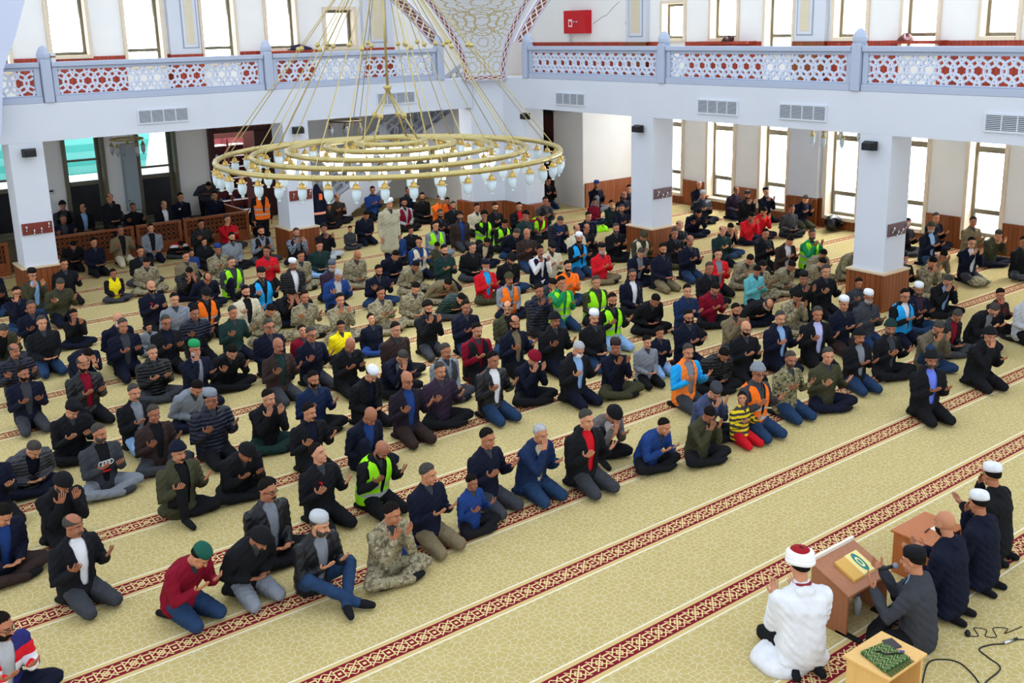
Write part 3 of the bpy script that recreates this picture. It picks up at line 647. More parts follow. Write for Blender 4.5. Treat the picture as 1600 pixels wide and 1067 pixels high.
struct(MB().box(XW - .35, 17.2, 4.40, XW, 18.9, 4.47).build('trim_10', M_red)); struct(MB().box(XW - .35, 12.0, 4.40, XW, 13.4, 4.47).build('trim_11', M_red)); struct(MB().box(11.5, YW - .35, 4.40, 13.3, YW, 4.47).build('trim_12', M_red))
o = heap(XW - .2, 17.95, 4.47, .24, plain('dark_red_cloth', (70, 36, 42)), 'dark red cloth heap on the gallery ledge below the second right window')
heap(XW - .2, 12.9, 4.47, .24, plain('patterned_cloth', (110, 60, 62)), 'patterned cloth lying on the gallery ledge above the right column'); heap(12.7, YW - .2, 4.47, .34, plain('navy_cloth', (44, 46, 78)), 'navy cloth heap on the left gallery ledge behind the rods')
heap(18.0, 12.1, 3.5, .5, plain('cyan_cloth', (20, 170, 215)), 'bright cyan folded cloth behind the balustrade left of the right post'); heap(17.6, 8.2, 3.5, .7, plain('striped_cloth', (90, 90, 100)), 'grey heap of clothes behind the right balustrade')
r = empty('drinking_cup', (5.02 * S, (YF + .07) * S, 4.50 * S)); b = MB(); b.lathe([(0, 0), (.05, 0), (.065, .16), (.055, .16), (.045, .02), (0, .02)], (0, 0, 0), 12); b.build('cup', plain('white_cup', (220, 224, 226)), r); MB().lathe([(.052, .04), (.062, .11)], (0, 0, 0), 12).build('sleeve', plain('brown_sleeve', (150, 110, 80)), r); tag(r, 'paper cup standing on the balustrade rail at far left', 'cup')

# ================================================================ desks by the preacher
def panel_desk():
    r = empty('reading_desk'); x0, x1, yb, yn, h0, h1 = 6.58, 7.16, 4.64, 4.28, .50, .36
    for x, nm in ((x0, 'side_panel'), (x1 - .025, 'side_panel')): MB().extr([(x, yn, 0), (x, yb, 0), (x, yb, h0), (x, yn, h1)], (.025, 0, 0)).build(nm, M_desk, r, bevel=.003)
    MB().extr([(x0 - .01, yn - .02, h1), (x0 - .01, yb + .01, h0 + .012), (x0 - .01, yb + .01, h0 + .035), (x0 - .01, yn - .02, h1 + .023)], (x1 - x0 + .02, 0, 0)).build('top', M_desk, r, bevel=.004)
    MB().box(x0 - .01, yb - .005, h0 + .03, x1 + .01, yb + .02, h0 + .06).build('lip', plain('pale_edging', (236, 228, 214)), r); MB().box(x0 + .025, yb - .03, .05, x1 - .025, yb - .01, h0 - .02).build('back_panel', M_desk, r)
    MB().box(x0 + .0, yn - .13, 0, x0 + .05, yn + .1, .02).box(x1 - .08, yn - .10, 0, x1 - .03, yn + .1, .02).build('foot', M_black, r)
    return tag(r, 'slanted wooden reading desk holding the open green and gold book', 'desk')
panel_desk()
def onslope(x, y): return .36 + (y - 4.28) / .36 * .152 + .024
r = empty('holy_book', (0, 0, 0)); bx0, bx1, by0, by1 = 6.76, 7.04, 4.335, 4.53
def slab(x0_, x1_, y0_, y1_, za, zb): return MB().add([(x, y, onslope(x, y) + z) for z in (za, zb) for y in (y0_, y1_) for x in (x0_, x1_)], [(0, 2, 3, 1), (4, 5, 7, 6), (0, 1, 5, 4), (2, 6, 7, 3), (0, 4, 6, 2), (1, 3, 7, 5)])
def qpat():
    t = NT('ornate_cover', .5); x = t.xyz(t.pos('Generated')); u = t.op('SUBTRACT', x[0], .5); v = t.op('SUBTRACT', x[1], .5)
    e = t.op('ADD', t.op('MULTIPLY', t.op('MULTIPLY', u, u), 15), t.op('MULTIPLY', t.op('MULTIPLY', v, v), 5)); c = t.mix(t.op('LESS_THAN', e, 1.0), lin((236, 214, 140)), lin((30, 124, 116))); c = t.mix(t.op('LESS_THAN', e, .32), c, lin((240, 224, 160))); c = t.mix(t.op('LESS_THAN', e, .12), c, lin((70, 140, 120))); return t.color(c)
slab(6.74, 6.88, 4.33, 4.53, 0, .03).build('gilt_cover', plain('gold_cover', (212, 166, 84)), r, bevel=.003); slab(6.88, 7.05, 4.335, 4.535, 0, .03).build('ornate_cover', qpat(), r, bevel=.003); slab(6.745, 7.045, 4.337, 4.528, -.012, .004).build('pages', plain('page_edge', (236, 230, 206)), r)
tag(r, 'large book with gold and green ornate cover lying on the slanted desk', 'book')
r = empty('water_bottle', (6.95 * S, 4.42 * S, 0)); b = MB(); b.lathe([(0, 0), (.03, 0), (.032, .12), (.012, .16), (.012, .18), (0, .18)], (0, 0, 0), 10); b.build('bottle_body', plain('clear_plastic', (190, 205, 210), .1), r, smooth=True); MB().lathe([(.014, .17), (.014, .195), (0, .195)], (0, 0, 0), 8).build('cap', plain('blue_cap', (60, 90, 190)), r); tag(r, 'small clear water bottle standing under the slanted desk', 'bottle')
def box_desk(x0, x1, y0_, y1_, h, mat, label, over=.02):
    r = empty('low_desk', (x0 * S, y0_ * S, 0)); w, d = x1 - x0, y1_ - y0_
    MB().box(-over, -over, h - .022, w + over, d + over, h).build('top', mat, r, bevel=.004)
    for a in (0, w - .022): MB().box(a, 0, 0, a + .022, d, h - .022).build('side_panel', mat, r, bevel=.003)
    MB().box(.022, d - .03, .06, w - .022, d - .01, h - .022).build('back_panel', mat, r); return tag(r, label, 'desk', None)
box_desk(7.78, 8.30, 4.27, 4.63, .42, M_desk2, 'orange brown low wooden desk before the bald man'); box_desk(5.86, 6.31, 3.45, 3.79, .40, M_pine, 'pale beech low desk holding the green prayer rug')
o = MB().box(8.04, 4.36, .42, 8.17, 4.43, .424).build('paper_card', plain('card_white', (238, 232, 220))); tag(o, 'white card lying on the orange brown desk', 'card')
o = MB().tube([(7.94, 4.42, .428), (8.03, 4.43, .428)], .006, 5).build('pen', M_black); tag(o, 'black pen lying beside the white card', 'pen')
def rugmat():
    t = NT('green_rug', .95); p = t.world(); x = t.xyz(p); z = t.op('LESS_THAN', t.op('ABSOLUTE', t.op('SINE', t.op('ADD', t.op('MULTIPLY', x[0], 62), t.op('MULTIPLY', t.op('SINE', t.op('MULTIPLY', x[1], 75)), 2.6)))), .35)
    return t.color(t.mix(z, lin((46, 88, 44)), lin((170, 156, 104))))
r = empty('prayer_rug', (0, 0, 0)); g = MB(); ru = [(5.87, 3.50), (6.16, 3.50), (6.17, 3.73), (5.93, 3.74)]
MB().prism([(5.88, 3.49), (6.17, 3.47), (6.18, 3.70), (5.95, 3.74)], .40, .424).build('rug_body', rugmat(), r, bevel=.006); fr = MB()
for k in range(26): x = 5.88 + k * .0112; fr.tube([(x, 3.487 - k * .0007, .415), (x - .004, 3.46, .412), (x + .006 * math.sin(k * 2.1), 3.435, .402)], .0035, 4)
fr.build('fringe', plain('rug_green', (44, 84, 40), .9), r); tag(r, 'folded green patterned prayer rug with fringe on the pale desk', 'rug')
o = MB().add([(6.17, 3.62, .40), (6.255, 3.59, .40), (6.295, 3.70, .40), (6.21, 3.73, .40)] + [(6.17, 3.62, .41), (6.255, 3.59, .41), (6.295, 3.70, .41), (6.21, 3.73, .41)], [(0, 3, 2, 1), (4, 5, 6, 7), (0, 1, 5, 4), (1, 2, 6, 5), (2, 3, 7, 6), (3, 0, 4, 7)]).build('phone', plain('phone_dark', (48, 46, 50), .3), bevel=.003); tag(o, 'dark phone lying on the pale beech desk', 'phone')
o = MB().tube([(6.02, 3.66, .433), (6.05, 3.64, .433), (6.04, 3.60, .433), (6.12, 3.55, .433), (6.15, 3.52, .433)], .006, 5).build('black_strap', M_black, smooth=True); tag(o, 'short black strap lying across the green rug', 'strap')
o = MB().tube([(6.17, 3.60, .408), (6.215, 3.545, .408)], .008, 6).build('pen', plain('violet_pen', (110, 90, 170))); tag(o, 'violet pen lying between the green rug and the phone', 'pen')
def cable(name, pts, r_, mat, label):
    P_ = []
    for i in range(len(pts) - 1):
        p0, p1, p2, p3 = [np.array(pts[max(0, min(len(pts) - 1, j))]) for j in (i - 1, i, i + 1, i + 2)]
        for t in np.linspace(0, 1, 7)[:-1]: P_.append(.5 * (2 * p1 + (p2 - p0) * t + (2 * p0 - 5 * p1 + 4 * p2 - p3) * t * t + (3 * p1 - p0 - 3 * p2 + p3) * t ** 3))
    P_.append(np.array(pts[-1])); o = MB().tube([(a, b, r_ * .9) for a, b in P_], r_, 6).build(name, mat, smooth=True); return tag(o, label, 'cable', 'microphone cables on the carpet')
cable('cable', [(6.45, 3.52), (6.77, 3.657), (6.911, 3.604), (6.96, 3.5), (6.9, 3.36), (6.836, 3.27), (6.8, 3.15)], .006, M_black, 'black cable curving away from the pale desk')
cable('cable', [(6.8, 3.2), (6.884, 3.25), (7.137, 3.267), (7.2, 3.4), (7.25, 3.5), (7.378, 3.472), (7.47, 3.41)], .006, M_black, 'black cable looping towards the silver plug')
cable('cable', [(7.35, 3.66), (7.42, 3.60), (7.50, 3.68), (7.55, 3.60), (7.46, 3.56), (7.52, 3.50), (7.62, 3.58), (7.70, 3.50), (7.62, 3.48), (7.82, 3.44)], .004, M_black, 'thin tangled black cable by the right edge')
cable('cable', [(7.60, 3.38), (7.66, 3.33), (7.70, 3.26), (7.8, 3.2)], .005, M_black, 'black cable leaving the silver plug to the right')
r = empty('cable_plug'); MB().tube([(7.47, 3.41, .014), (7.56, 3.385, .014)], .013, 8).build('plug_body', M_chrome, r, smooth=True); MB().tube([(7.56, 3.385, .014), (7.61, 3.375, .014)], .010, 8).build('plug_tip', M_black, r); tag(r, 'silver microphone plug lying on the carpet', 'plug')
o = MB().lathe([(0, 0), (.02, 0), (.026, .025), (.012, .05), (0, .052)], (7.36, 3.66, 0), 8).build('clip_microphone', M_black); tag(o, 'tiny black clip microphone at the end of the tangled cable', 'microphone')
# ---------------------------------------------------------------- figures: joints of a pose (local +y is forward, metres)
def V(*a): return np.array(a, float)
def unit(v): return v / (np.linalg.norm(v) + 1e-9)
def ik(a, b, l1, l2, pole):
    d = b - a; L = np.linalg.norm(d)
    if L > (l1 + l2) * .995: b = a + d / L * (l1 + l2) * .995; d = b - a; L = np.linalg.norm(d)
    k = (l1 * l1 - l2 * l2 + L * L) / (2 * L); h = math.sqrt(max(l1 * l1 - k * k, 0)); u = d / L
    p = unit(pole - u * np.dot(pole, u))
    return a + u * k + p * h, b
def skeleton(pose, lean, arms, pitch, yaw):
    th = math.radians({0: 5, 1: 15, 2: 30, 3: 52}[lean])
    P = {'K': V(0, 0, .20), 'X': V(0, 0, .11), 'U': V(0, 0, .13), 'C': V(0, 0, .52), 'S': V(0, 0, .93), 'G': V(0, 0, .11)}[pose]
    dr = lambda a: V(0, math.sin(a), math.cos(a))
    waist = P + .17 * dr(th * .6); chest = waist + .19 * dr(th); neck = chest + .15 * dr(th * 1.25)
    pit = math.radians({'u': -16, 'n': 8, 'd': 38}[pitch]) + th * .35
    nd = dr(min(th * 1.1 * .6 + pit * .55 + .12, 1.6))
    head = neck + .165 * nd
    J = dict(P=P, waist=waist, chest=chest, neck=neck, head=head, pit=pit, yaw=math.radians(yaw), th=th)
    cp, sp, cy, sy = math.cos(pit), math.sin(pit), math.cos(J['yaw']), math.sin(J['yaw'])
    Rz = np.array([[cy, sy, 0], [-sy, cy, 0], [0, 0, 1]]); Rx = np.array([[1, 0, 0], [0, cp, sp], [0, -sp, cp]])
    J['HR'] = Rz @ Rx                                               # head-local to figure-local; +yaw turns towards +x
    c = chest
    for s in (-1, 1):
        S = chest + .072 * dr(th * 1.1) + V(s * .186, 0, 0)
        w, f, n = {
            'd': (c + V(s * .115, .26, -.07), V(-s * .25, .75, .45), V(-s * .15, -.45, .8)),
            'w': (c + V(s * .18, .25, -.05), V(s * .05, .7, .6), V(-s * .45, -.5, .6)),
            'h': (c + V(s * .085, .25, .08), V(-s * .1, .45, .85), V(-s * .2, -.85, .35)),
            'f': (head + V(s * .06, .16, -.15), V(-s * .15, -.1, 1), V(0, -1, 0)),
            'l': (P + V(s * .09, .25, .10), V(-s * .6, .6, .05), V(-s * .1, -.1, .9)),
            'm': ((head + V(.07, .13, -.17), V(-.3, -.1, 1), V(-.2, -1, 0)) if s > 0 else (c + V(-.12, .25, -.05), V(.3, .8, .3), V(.1, -.4, .9))),
            'c': ((head + V(.1, .25, -.12), V(-.25, .1, 1), V(-.4, -.9, .1)) if s > 0 else (c + V(-.12, .24, -.05), V(.3, .8, .3), V(.1, -.4, .9))),
            'n': (V(s * .23, .04, P[2] - .08), V(0, .1, -1), V(-s * 1, 0, 0)),
            'i': ((c + V(-.03, .30, .16), V(-.5, .5, .6), V(-.3, -.5, .4)) if s > 0 else (c + V(-.22, .30, .05), V(.1, .5, .8), V(.5, -.5, .3))),
        }[arms]
        pole = V(s * .42, -.45, -1) if arms != 'n' else V(s * .3, -1, 0)
        E, W = ik(S, w, .275, .25, pole)
        J['S%d' % s], J['E%d' % s], J['W%d' % s] = S, E, W
        f = unit(f); n = unit(n - f * np.dot(n, f)); J['hf%d' % s], J['hn%d' % s] = f, n
        hip = P + V(s * .085, .01, 0)
        if pose == 'K': k, a, t = V(s * .145, .41, .085), V(s * .085, .0, .055), V(s * .11, -.19, .035)
        elif pose == 'X': k, a, t = V(s * .35, .25, .115), V(-s * .09, .33 + s * .03, .06), V(-s * .24, .30 + s * .03, .05)
        elif pose == 'G': k, a, t = V(s * .24, .30, .30), V(-s * .06, .62 + s * .02, .065), V(-s * .13, .76, .06)
        elif pose == 'U': k, a, t = (V(.15, .30, .46), V(.14, .30, .07), V(.16, .49, .04)) if s > 0 else (V(-.30, .28, .09), V(-.03, .20, .06), V(.08, .1, .05))
        elif pose == 'C': k, a, t = V(s * .12, .42, .50), V(s * .12, .40, .08), V(s * .14, .60, .04)
        else: k, a, t = V(s * .10, .03 * s, .49), V(s * .10, .06 * s, .08), V(s * .12, .17 + .06 * s, .035)
        J['H%d' % s], J['Kn%d' % s], J['A%d' % s], J['T%d' % s] = hip, k, a, t
    return J
# ---------------------------------------------------------------- figures: building the meshes
def ell(c, r, R=None, n=14, m=9):
    v, f = [], []
    R = np.eye(3) if R is None else R
    for j in range(m + 1):
        ph = math.pi * j / m
        for i in range(n):
            t = 2 * math.pi * i / n; v.append(c + R @ V(r[0] * math.sin(ph) * math.cos(t), r[1] * math.sin(ph) * math.sin(t), r[2] * math.cos(ph)))
    for j in range(m):
        for i in range(n): f.append((j * n + i, (j + 1) * n + i, (j + 1) * n + (i + 1) % n, j * n + (i + 1) % n))
    return v, f
def loft(pts, rad, side=None, n=14, cap=True):
    """tube through pts; rad = r or (rx, ry); side = direction of rx; rounded ends"""
    pts = [np.array(p, float) for p in pts]; rad = [(r, r) if not isinstance(r, tuple) else r for r in rad]
    if cap:
        a, b = unit(pts[0] - pts[1]), unit(pts[-1] - pts[-2]); r0, r1 = rad[0], rad[-1]
        q0 = min(r0) ; q1 = min(r1)
        pts = [pts[0] + a * q0 * .75, pts[0] + a * q0 * .45] + pts + [pts[-1] + b * q1 * .45, pts[-1] + b * q1 * .75]
        rad = [(r0[0] * .45, r0[1] * .45), (r0[0] * .82, r0[1] * .82)] + rad + [(r1[0] * .82, r1[1] * .82), (r1[0] * .45, r1[1] * .45)]
    v, f = [], []; m = len(pts); sd = np.array(side, float) if side is not None else None
    prev = None
    for i, p in enumerate(pts):
        d = unit(pts[min(i + 1, m - 1)] - pts[max(i - 1, 0)])
        ref = sd if sd is not None else (prev if prev is not None else (V(1, 0, 0) if abs(d[0]) < .8 else V(0, 0, 1)))
        a = unit(ref - d * np.dot(ref, d)); b = np.cross(d, a); prev = a
        for k in range(n):
            t = 2 * math.pi * k / n; v.append(p + a * rad[i][0] * math.cos(t) + b * rad[i][1] * math.sin(t))
    for i in range(m - 1):
        for k in range(n): f.append((i * n + k, i * n + (k + 1) % n, (i + 1) * n + (k + 1) % n, (i + 1) * n + k))
    f.append(tuple(range(n))[::-1]); f.append(tuple((m - 1) * n + k for k in range(n)))
    return v, f
def merge(parts):
    v, f = [], []
    for a, b in parts: o = len(v); v += [tuple(p) for p in a]; f += [tuple(i + o for i in q) for q in b]
    return v, f
def remesh(parts, vox, smooth=3, name='m'):
    v, f = merge(parts); me = bpy.data.meshes.new('raw'); me.from_pydata(v, [], f)
    o = bpy.data.objects.new('raw', me); C.objects.link(o)
    bm = bmesh.new(); bm.from_mesh(me); bmesh.ops.recalc_face_normals(bm, faces=bm.faces); bm.to_mesh(me); bm.free()
    r = o.modifiers.new('r', 'REMESH'); r.mode = 'VOXEL'; r.voxel_size = vox
    s_ = o.modifiers.new('s', 'SMOOTH'); s_.factor = .5; s_.iterations = smooth
    out = bpy.data.meshes.new_from_object(o.evaluated_get(bpy.context.evaluated_depsgraph_get())); out.name = name
    bpy.data.objects.remove(o); bpy.data.meshes.remove(me); return out
def getco(me): a = np.empty(len(me.vertices) * 3); me.vertices.foreach_get('co', a); return a.reshape(-1, 3)
def centers(me): a = np.empty(len(me.polygons) * 3); me.polygons.foreach_get('center', a); return a.reshape(-1, 3)
def setmi(me, mi, slots):
    me.materials.clear()
    for _ in range(slots): me.materials.append(None)
    me.polygons.foreach_set('material_index', np.array(mi, dtype=np.int32)); me.shade_smooth(); me.update()
def delfaces(me, mask):
    bm = bmesh.new(); bm.from_mesh(me); bm.faces.ensure_lookup_table(); bmesh.ops.delete(bm, geom=[bm.faces[i] for i in np.nonzero(mask)[0]], context='FACES')
    nb = {v: [e.other_vert(v) for e in v.link_edges if e.is_boundary] for v in bm.verts if any(e.is_boundary for e in v.link_edges)}
    for _ in range(7):                                              # the cut edge becomes a smooth line
        new = {v: (v.co + sum((w.co for w in n_), Vector()) / len(n_)) / 2 for v, n_ in nb.items() if len(n_) == 2}
        for v, c_ in new.items(): v.co = c_
    bm.to_mesh(me); bm.free()
def spine(J): return [J['P'] - V(0, 0, .07), J['P'] + V(0, 0, .03), J['waist'], (J['waist'] + J['chest']) / 2 + V(0, .01, 0), J['chest'], J['chest'] + (J['neck'] - J['chest']) * .6, J['neck']]
SR = [(.178, .140), (.182, .145), (.172, .132), (.19, .138), (.200, .132), (.165, .104), (.078, .070)]
def torso(J, off, n=20, upto=7, cap=True): return loft(spine(J)[:upto], [(a + off, b + off) for a, b in SR[:upto]], (1, 0, 0), n, cap)
def arm(J, s, off, r=(.062, .05, .038)):
    return loft([J['S%d' % s], (J['S%d' % s] + J['E%d' % s]) / 2, J['E%d' % s], (J['E%d' % s] + J['W%d' % s]) / 2, J['W%d' % s]], [r[0] + off, (r[0] + r[1]) / 2 + off * .9, r[1] + off * .8, (r[1] + r[2]) / 2 + off * .7, r[2] + off * .45], n=12)
def legp(J, s, off, foot=True):
    H, K_, A, T = (J[k + '%d' % s] for k in ('H', 'Kn', 'A', 'T')); o = []
    o.append(loft([H, (H + K_) / 2, K_], [.088 + off, .078 + off, .06 + off * .9], n=12)); o.append(loft([K_, (K_ + A) / 2, A], [.056 + off * .9, .052 + off * .8, .038 + off * .9], n=12))
    return o
def head_local(parts_only=False):
    H = []
    H.append((ell(V(0, -.012, .028), (.073, .092, .090)))); H.append(ell(V(0, .022, -.035), (.058, .064, .082))); H.append(ell(V(0, .062, -.098), (.024, .022, .022)))
    H.append(loft([V(0, .082, .018), V(0, .098, -.012), V(0, .104, -.028)], [.008, .011, .016], n=8)); H.append(ell(V(0, .070, .028), (.05, .016, .012)))
    for s in (-1, 1): H.append(ell(V(s * .074, -.005, -.005), (.010, .018, .030), n=8, m=6)); H.append(ell(V(s * .034, .062, -.035), (.022, .02, .022), n=8, m=6))
    H.append(ell(V(0, .082, -.070), (.024, .010, .012), n=8, m=5))
    return H
HEADP = head_local()
def at_head(J, parts): return [([J['head'] + J['HR'] @ np.array(p) for p in v], f) for v, f in parts]
def hand(J, s, curl=.5):
    W_, f, n = J['W%d' % s], J['hf%d' % s], J['hn%d' % s]; a = np.cross(f, n) * (1 if s > 0 else -1)            # a points to the thumb side
    P_ = []; b = W_ + f * .01
    P_.append(loft([b - f * .03, b + f * .01, b + f * .05, b + f * .085], [(.024, .017), (.032, .016), (.04, .014), (.038, .012)], a, 8))
    for i, (o, L) in enumerate(((.030, .068), (.010, .078), (-.010, .072), (-.029, .058))):
        q = b + f * .082 + a * o; d1 = unit(f + n * curl * .35 + a * o * 2.2); d2 = unit(f + n * curl * 1.0 + a * o * 1.2); k = q + d1 * L * .5; P_.append(loft([q, k, k + d2 * L * .5], [.0088, .0082, .0068], n=6))
    q = b + f * .018 + a * .028; d1 = unit(a * .9 + f * .55 + n * .35); d2 = unit(a * .35 + f * .9 + n * .5); k = q + d1 * .042; P_.append(loft([q, k, k + d2 * .032], [.012, .0105, .008], n=6))
    return P_
CACHE = {}
def cached(key, fn):
    if key not in CACHE: CACHE[key] = fn()
    return CACHE[key]
def body_mesh(pose, lean, arms, pitch, yaw):
    J = skeleton(pose, lean, arms, pitch, yaw)
    parts = at_head(J, HEADP); parts.append(loft([J['chest'] + V(0, 0, .06), J['neck'], J['head'] + J['HR'] @ V(0, -.02, -.05)], [.06, .056, .05], n=12))
    parts.append(torso(J, -.035, 14))
    for s in (-1, 1):
        parts.append(arm(J, s, -.014, (.055, .043, .034))); parts += legp(J, s, -.022)
        A, T = J['A%d' % s], J['T%d' % s]; parts.append(loft([A, (A + T) / 2, T], [.036, .036, .026], n=10))
    for s in (-1, 1): parts += [hand(J, s)[0]]
    me = remesh(parts, .0085, 2, 'body')
    # fingers keep their own crisp surface, rooted inside the palm
    v, f = merge(sum([hand(J, s)[1:] for s in (-1, 1)], []))
    fm = bpy.data.meshes.new('fingers'); fm.from_pydata(v, [], f)
    bm = bmesh.new(); bm.from_mesh(me); bm.from_mesh(fm); bm.to_mesh(me); bm.free(); bpy.data.meshes.remove(fm)
    c = (centers(me) - J['head']) @ J['HR']                         # into head space
    x, y, z = np.abs(c[:, 0]), c[:, 1], c[:, 2]; mi = np.zeros(len(c), int); fr = y > .045
    # eyes, brows and lips as crisp little surfaces set into the face
    feats = []
    for s in (-1, 1):
        feats.append((ell(V(s * .031, .0685, .0), (.0130, .007, .0042), n=8, m=6), 3)); feats.append((ell(V(s * .031, .0735, -.0005), (.0058, .004, .0042), n=8, m=6), 1))
        feats.append((loft([V(s * .012, .0845, .022), V(s * .030, .0815, .027), V(s * .050, .0685, .021)], [.0035, .0042, .003], n=6), 1))
    feats.append((loft([V(-.024, .082, -.070), V(0, .0925, -.068), V(.024, .082, -.070)], [.0028, .0052, .0028], n=6), 2))
    bm = bmesh.new(); bm.from_mesh(me); base = len(bm.faces)
    for (v, f), k in feats:
        tm = bpy.data.meshes.new('f'); tm.from_pydata([tuple(J['head'] + J['HR'] @ np.array(p)) for p in v], [], f); bm.from_mesh(tm); bpy.data.meshes.remove(tm); mi = np.concatenate([mi, np.full(len(f), k)])
    bmesh.ops.recalc_face_normals(bm, faces=bm.faces); bm.to_mesh(me); bm.free(); setmi(me, mi, 4); return me
def shell(fn, n=28, m=10, t=.012):
    """closed shell in head space: fn(az, k in 0..1) -> (unit direction polar angle, radius scale, offset)"""
    v, f = [], []; c = V(0, -.012, .026); R_ = V(.075, .094, .093)
    for layer in (0, 1):
        for j in range(m + 1):
            for i in range(n):
                az = 2 * math.pi * i / n; pol, off = fn(az, j / m); d = V(math.sin(pol) * math.sin(az), math.sin(pol) * math.cos(az), math.cos(pol)); L = -.006 if layer else off
                v.append(c + d * (R_ + L))
    N = (m + 1) * n
    for layer in (0, 1):
        for j in range(m):
            for i in range(n): q = [layer * N + j * n + i, layer * N + j * n + (i + 1) % n, layer * N + (j + 1) * n + (i + 1) % n, layer * N + (j + 1) * n + i]; f.append(tuple(q))
    for i in range(n): f.append((m * n + i, m * n + (i + 1) % n, N + m * n + (i + 1) % n, N + m * n + i))
    return v, f
def smoothlim(az, front, side, back):
    c = math.cos(az)                                                # 1 = front
    if c > 0: k = c ** .75; return side * (1 - k) + front * k
    k = (-c) ** .8; return side * (1 - k) + back * k
R8 = random.Random(3)
def hair_parts(kind):
    if kind in ('d', 'g', 'w'): return [shell(lambda az, k: (k * (smoothlim(az, .84, 1.58, 2.1) + .05 * math.sin(az * 5 + 1) + .03 * math.sin(az * 13)), (.004 + .006 * (1 - k) + .003 * math.cos(az) * (1 - k)) * min(1, (1 - k) * 4 + .02) + .0015 * math.sin(az * 11 + k * 8) * (1 - k)), 44, 14)]
    if kind == 'b': return [shell(lambda az, k: (k * (smoothlim(az, .92, 1.6, 2.05) + .06 * math.sin(az * 6)), (.010 + .008 * (1 - k) + .003 * math.sin(az * 7 + k * 9)) * min(1, (1 - k) * 5 + .15)))]
    if kind == 'z': return [shell(lambda az, k: (k * (smoothlim(az, .84, 1.58, 2.05) + .03 * math.sin(az * 7)), .0025 * min(1, (1 - k) * 6 + .1)))]
    if kind == 'c': return [shell(lambda az, k: (k * smoothlim(az, .98, 1.64, 2.0), (.026 + .008 * math.sin(az * 11) * math.cos(k * 14)) * min(1, (1 - k) * 6 + .2)))]
    if kind in ('ba', 'bg'):                                        # ring of hair round a bald crown
        def fn(az, k): lo = smoothlim(az, 1.25, 1.66, 2.05); hi = smoothlim(az, 1.25, .95, .9); return (hi + (lo - hi) * k, .008 if az else .008)
        v, f = [], []; c0 = V(0, -.012, .026); R_ = V(.075, .094, .093); n, m = 28, 6
        for L in (.008, -.006):
            for j in range(m + 1):
                for i in range(n):
                    az = 2 * math.pi * i / n; pol, _ = fn(az, j / m); d = V(math.sin(pol) * math.sin(az), math.sin(pol) * math.cos(az), math.cos(pol)); v.append(c0 + d * (R_ + L * (1 if (0 < j < m or L < 0) else .3)))
        N = (m + 1) * n
        for l in (0, 1):
            for j in range(m):
                for i in range(n): f.append((l * N + j * n + i, l * N + j * n + (i + 1) % n, l * N + (j + 1) * n + (i + 1) % n, l * N + (j + 1) * n + i))
        for j in (0, m):
            for i in range(n): f.append((j * n + i, j * n + (i + 1) % n, N + j * n + (i + 1) % n, N + j * n + i))
        return [(v, f)]
    if kind == 'sides': return [shell(lambda az, k: (k * smoothlim(az, .8, 1.62, 2.0), .004))]
    if kind == 'K':                                                 # skullcap: straight band with a flattened domed top
        return [loft([V(0, -.022, .052), V(0, -.022, .080), V(0, -.024, .108), V(0, -.025, .124), V(0, -.025, .130)], [(.0815, .0985), (.081, .0975), (.077, .092), (.064, .078), (.03, .04)], (1, 0, 0), 28, False)]
    if kind == 'B':                                                 # knitted beanie with a turned-up brim
        def fn(az, k): return (k * smoothlim(az, 1.24, 1.60, 1.9), .016 + .018 * (1 - k) + (.007 if k > .72 else 0))
        return [shell(fn, 28, 14)]
    if kind == 'S':                                                 # boxy black cap
        return [loft([V(0, -.01, .05), V(0, -.012, .10), V(0, -.014, .145)], [(.086, .10), (.09, .106), (.098, .112)], (1, 0, 0), 8, False)]
def shirt_mesh(pose, lean, arms, off=.0):
    J = skeleton(pose, lean, arms, 'n', 0); v, f = merge([torso(J, off, 20), loft([J['chest'] + (J['neck'] - J['chest']) * .8, J['neck'] + V(0, .012, .035)], [(.085, .078), (.064, .062)], (1, 0, 0), 16, False)])
    me = bpy.data.meshes.new('shirt'); me.from_pydata(v, [], f); setmi(me, [0] * len(f), 1); return me
def torso_coords(J, c):
    sp = np.array([J['P'], J['waist'], J['chest'], J['neck']]); best = None
    for i in range(3):
        a, b = sp[i], sp[i + 1]; d = b - a; L = np.dot(d, d); t = np.clip(((c - a) @ d) / L, 0 if i else -.6, 1 if i < 2 else 1.5); q = a + t[:, None] * d; dist = np.linalg.norm(c - q, axis=1); u = unit(d); fw = unit(V(0, 1, 0) - u * u[1]); fwd = (c - q) @ fw; s_ = (i + t) / 3
        if best is None: best = [dist, s_, fwd]
        else:
            k = dist < best[0]; best = [np.where(k, dist, best[0]), np.where(k, s_, best[1]), np.where(k, fwd, best[2])]
    return best
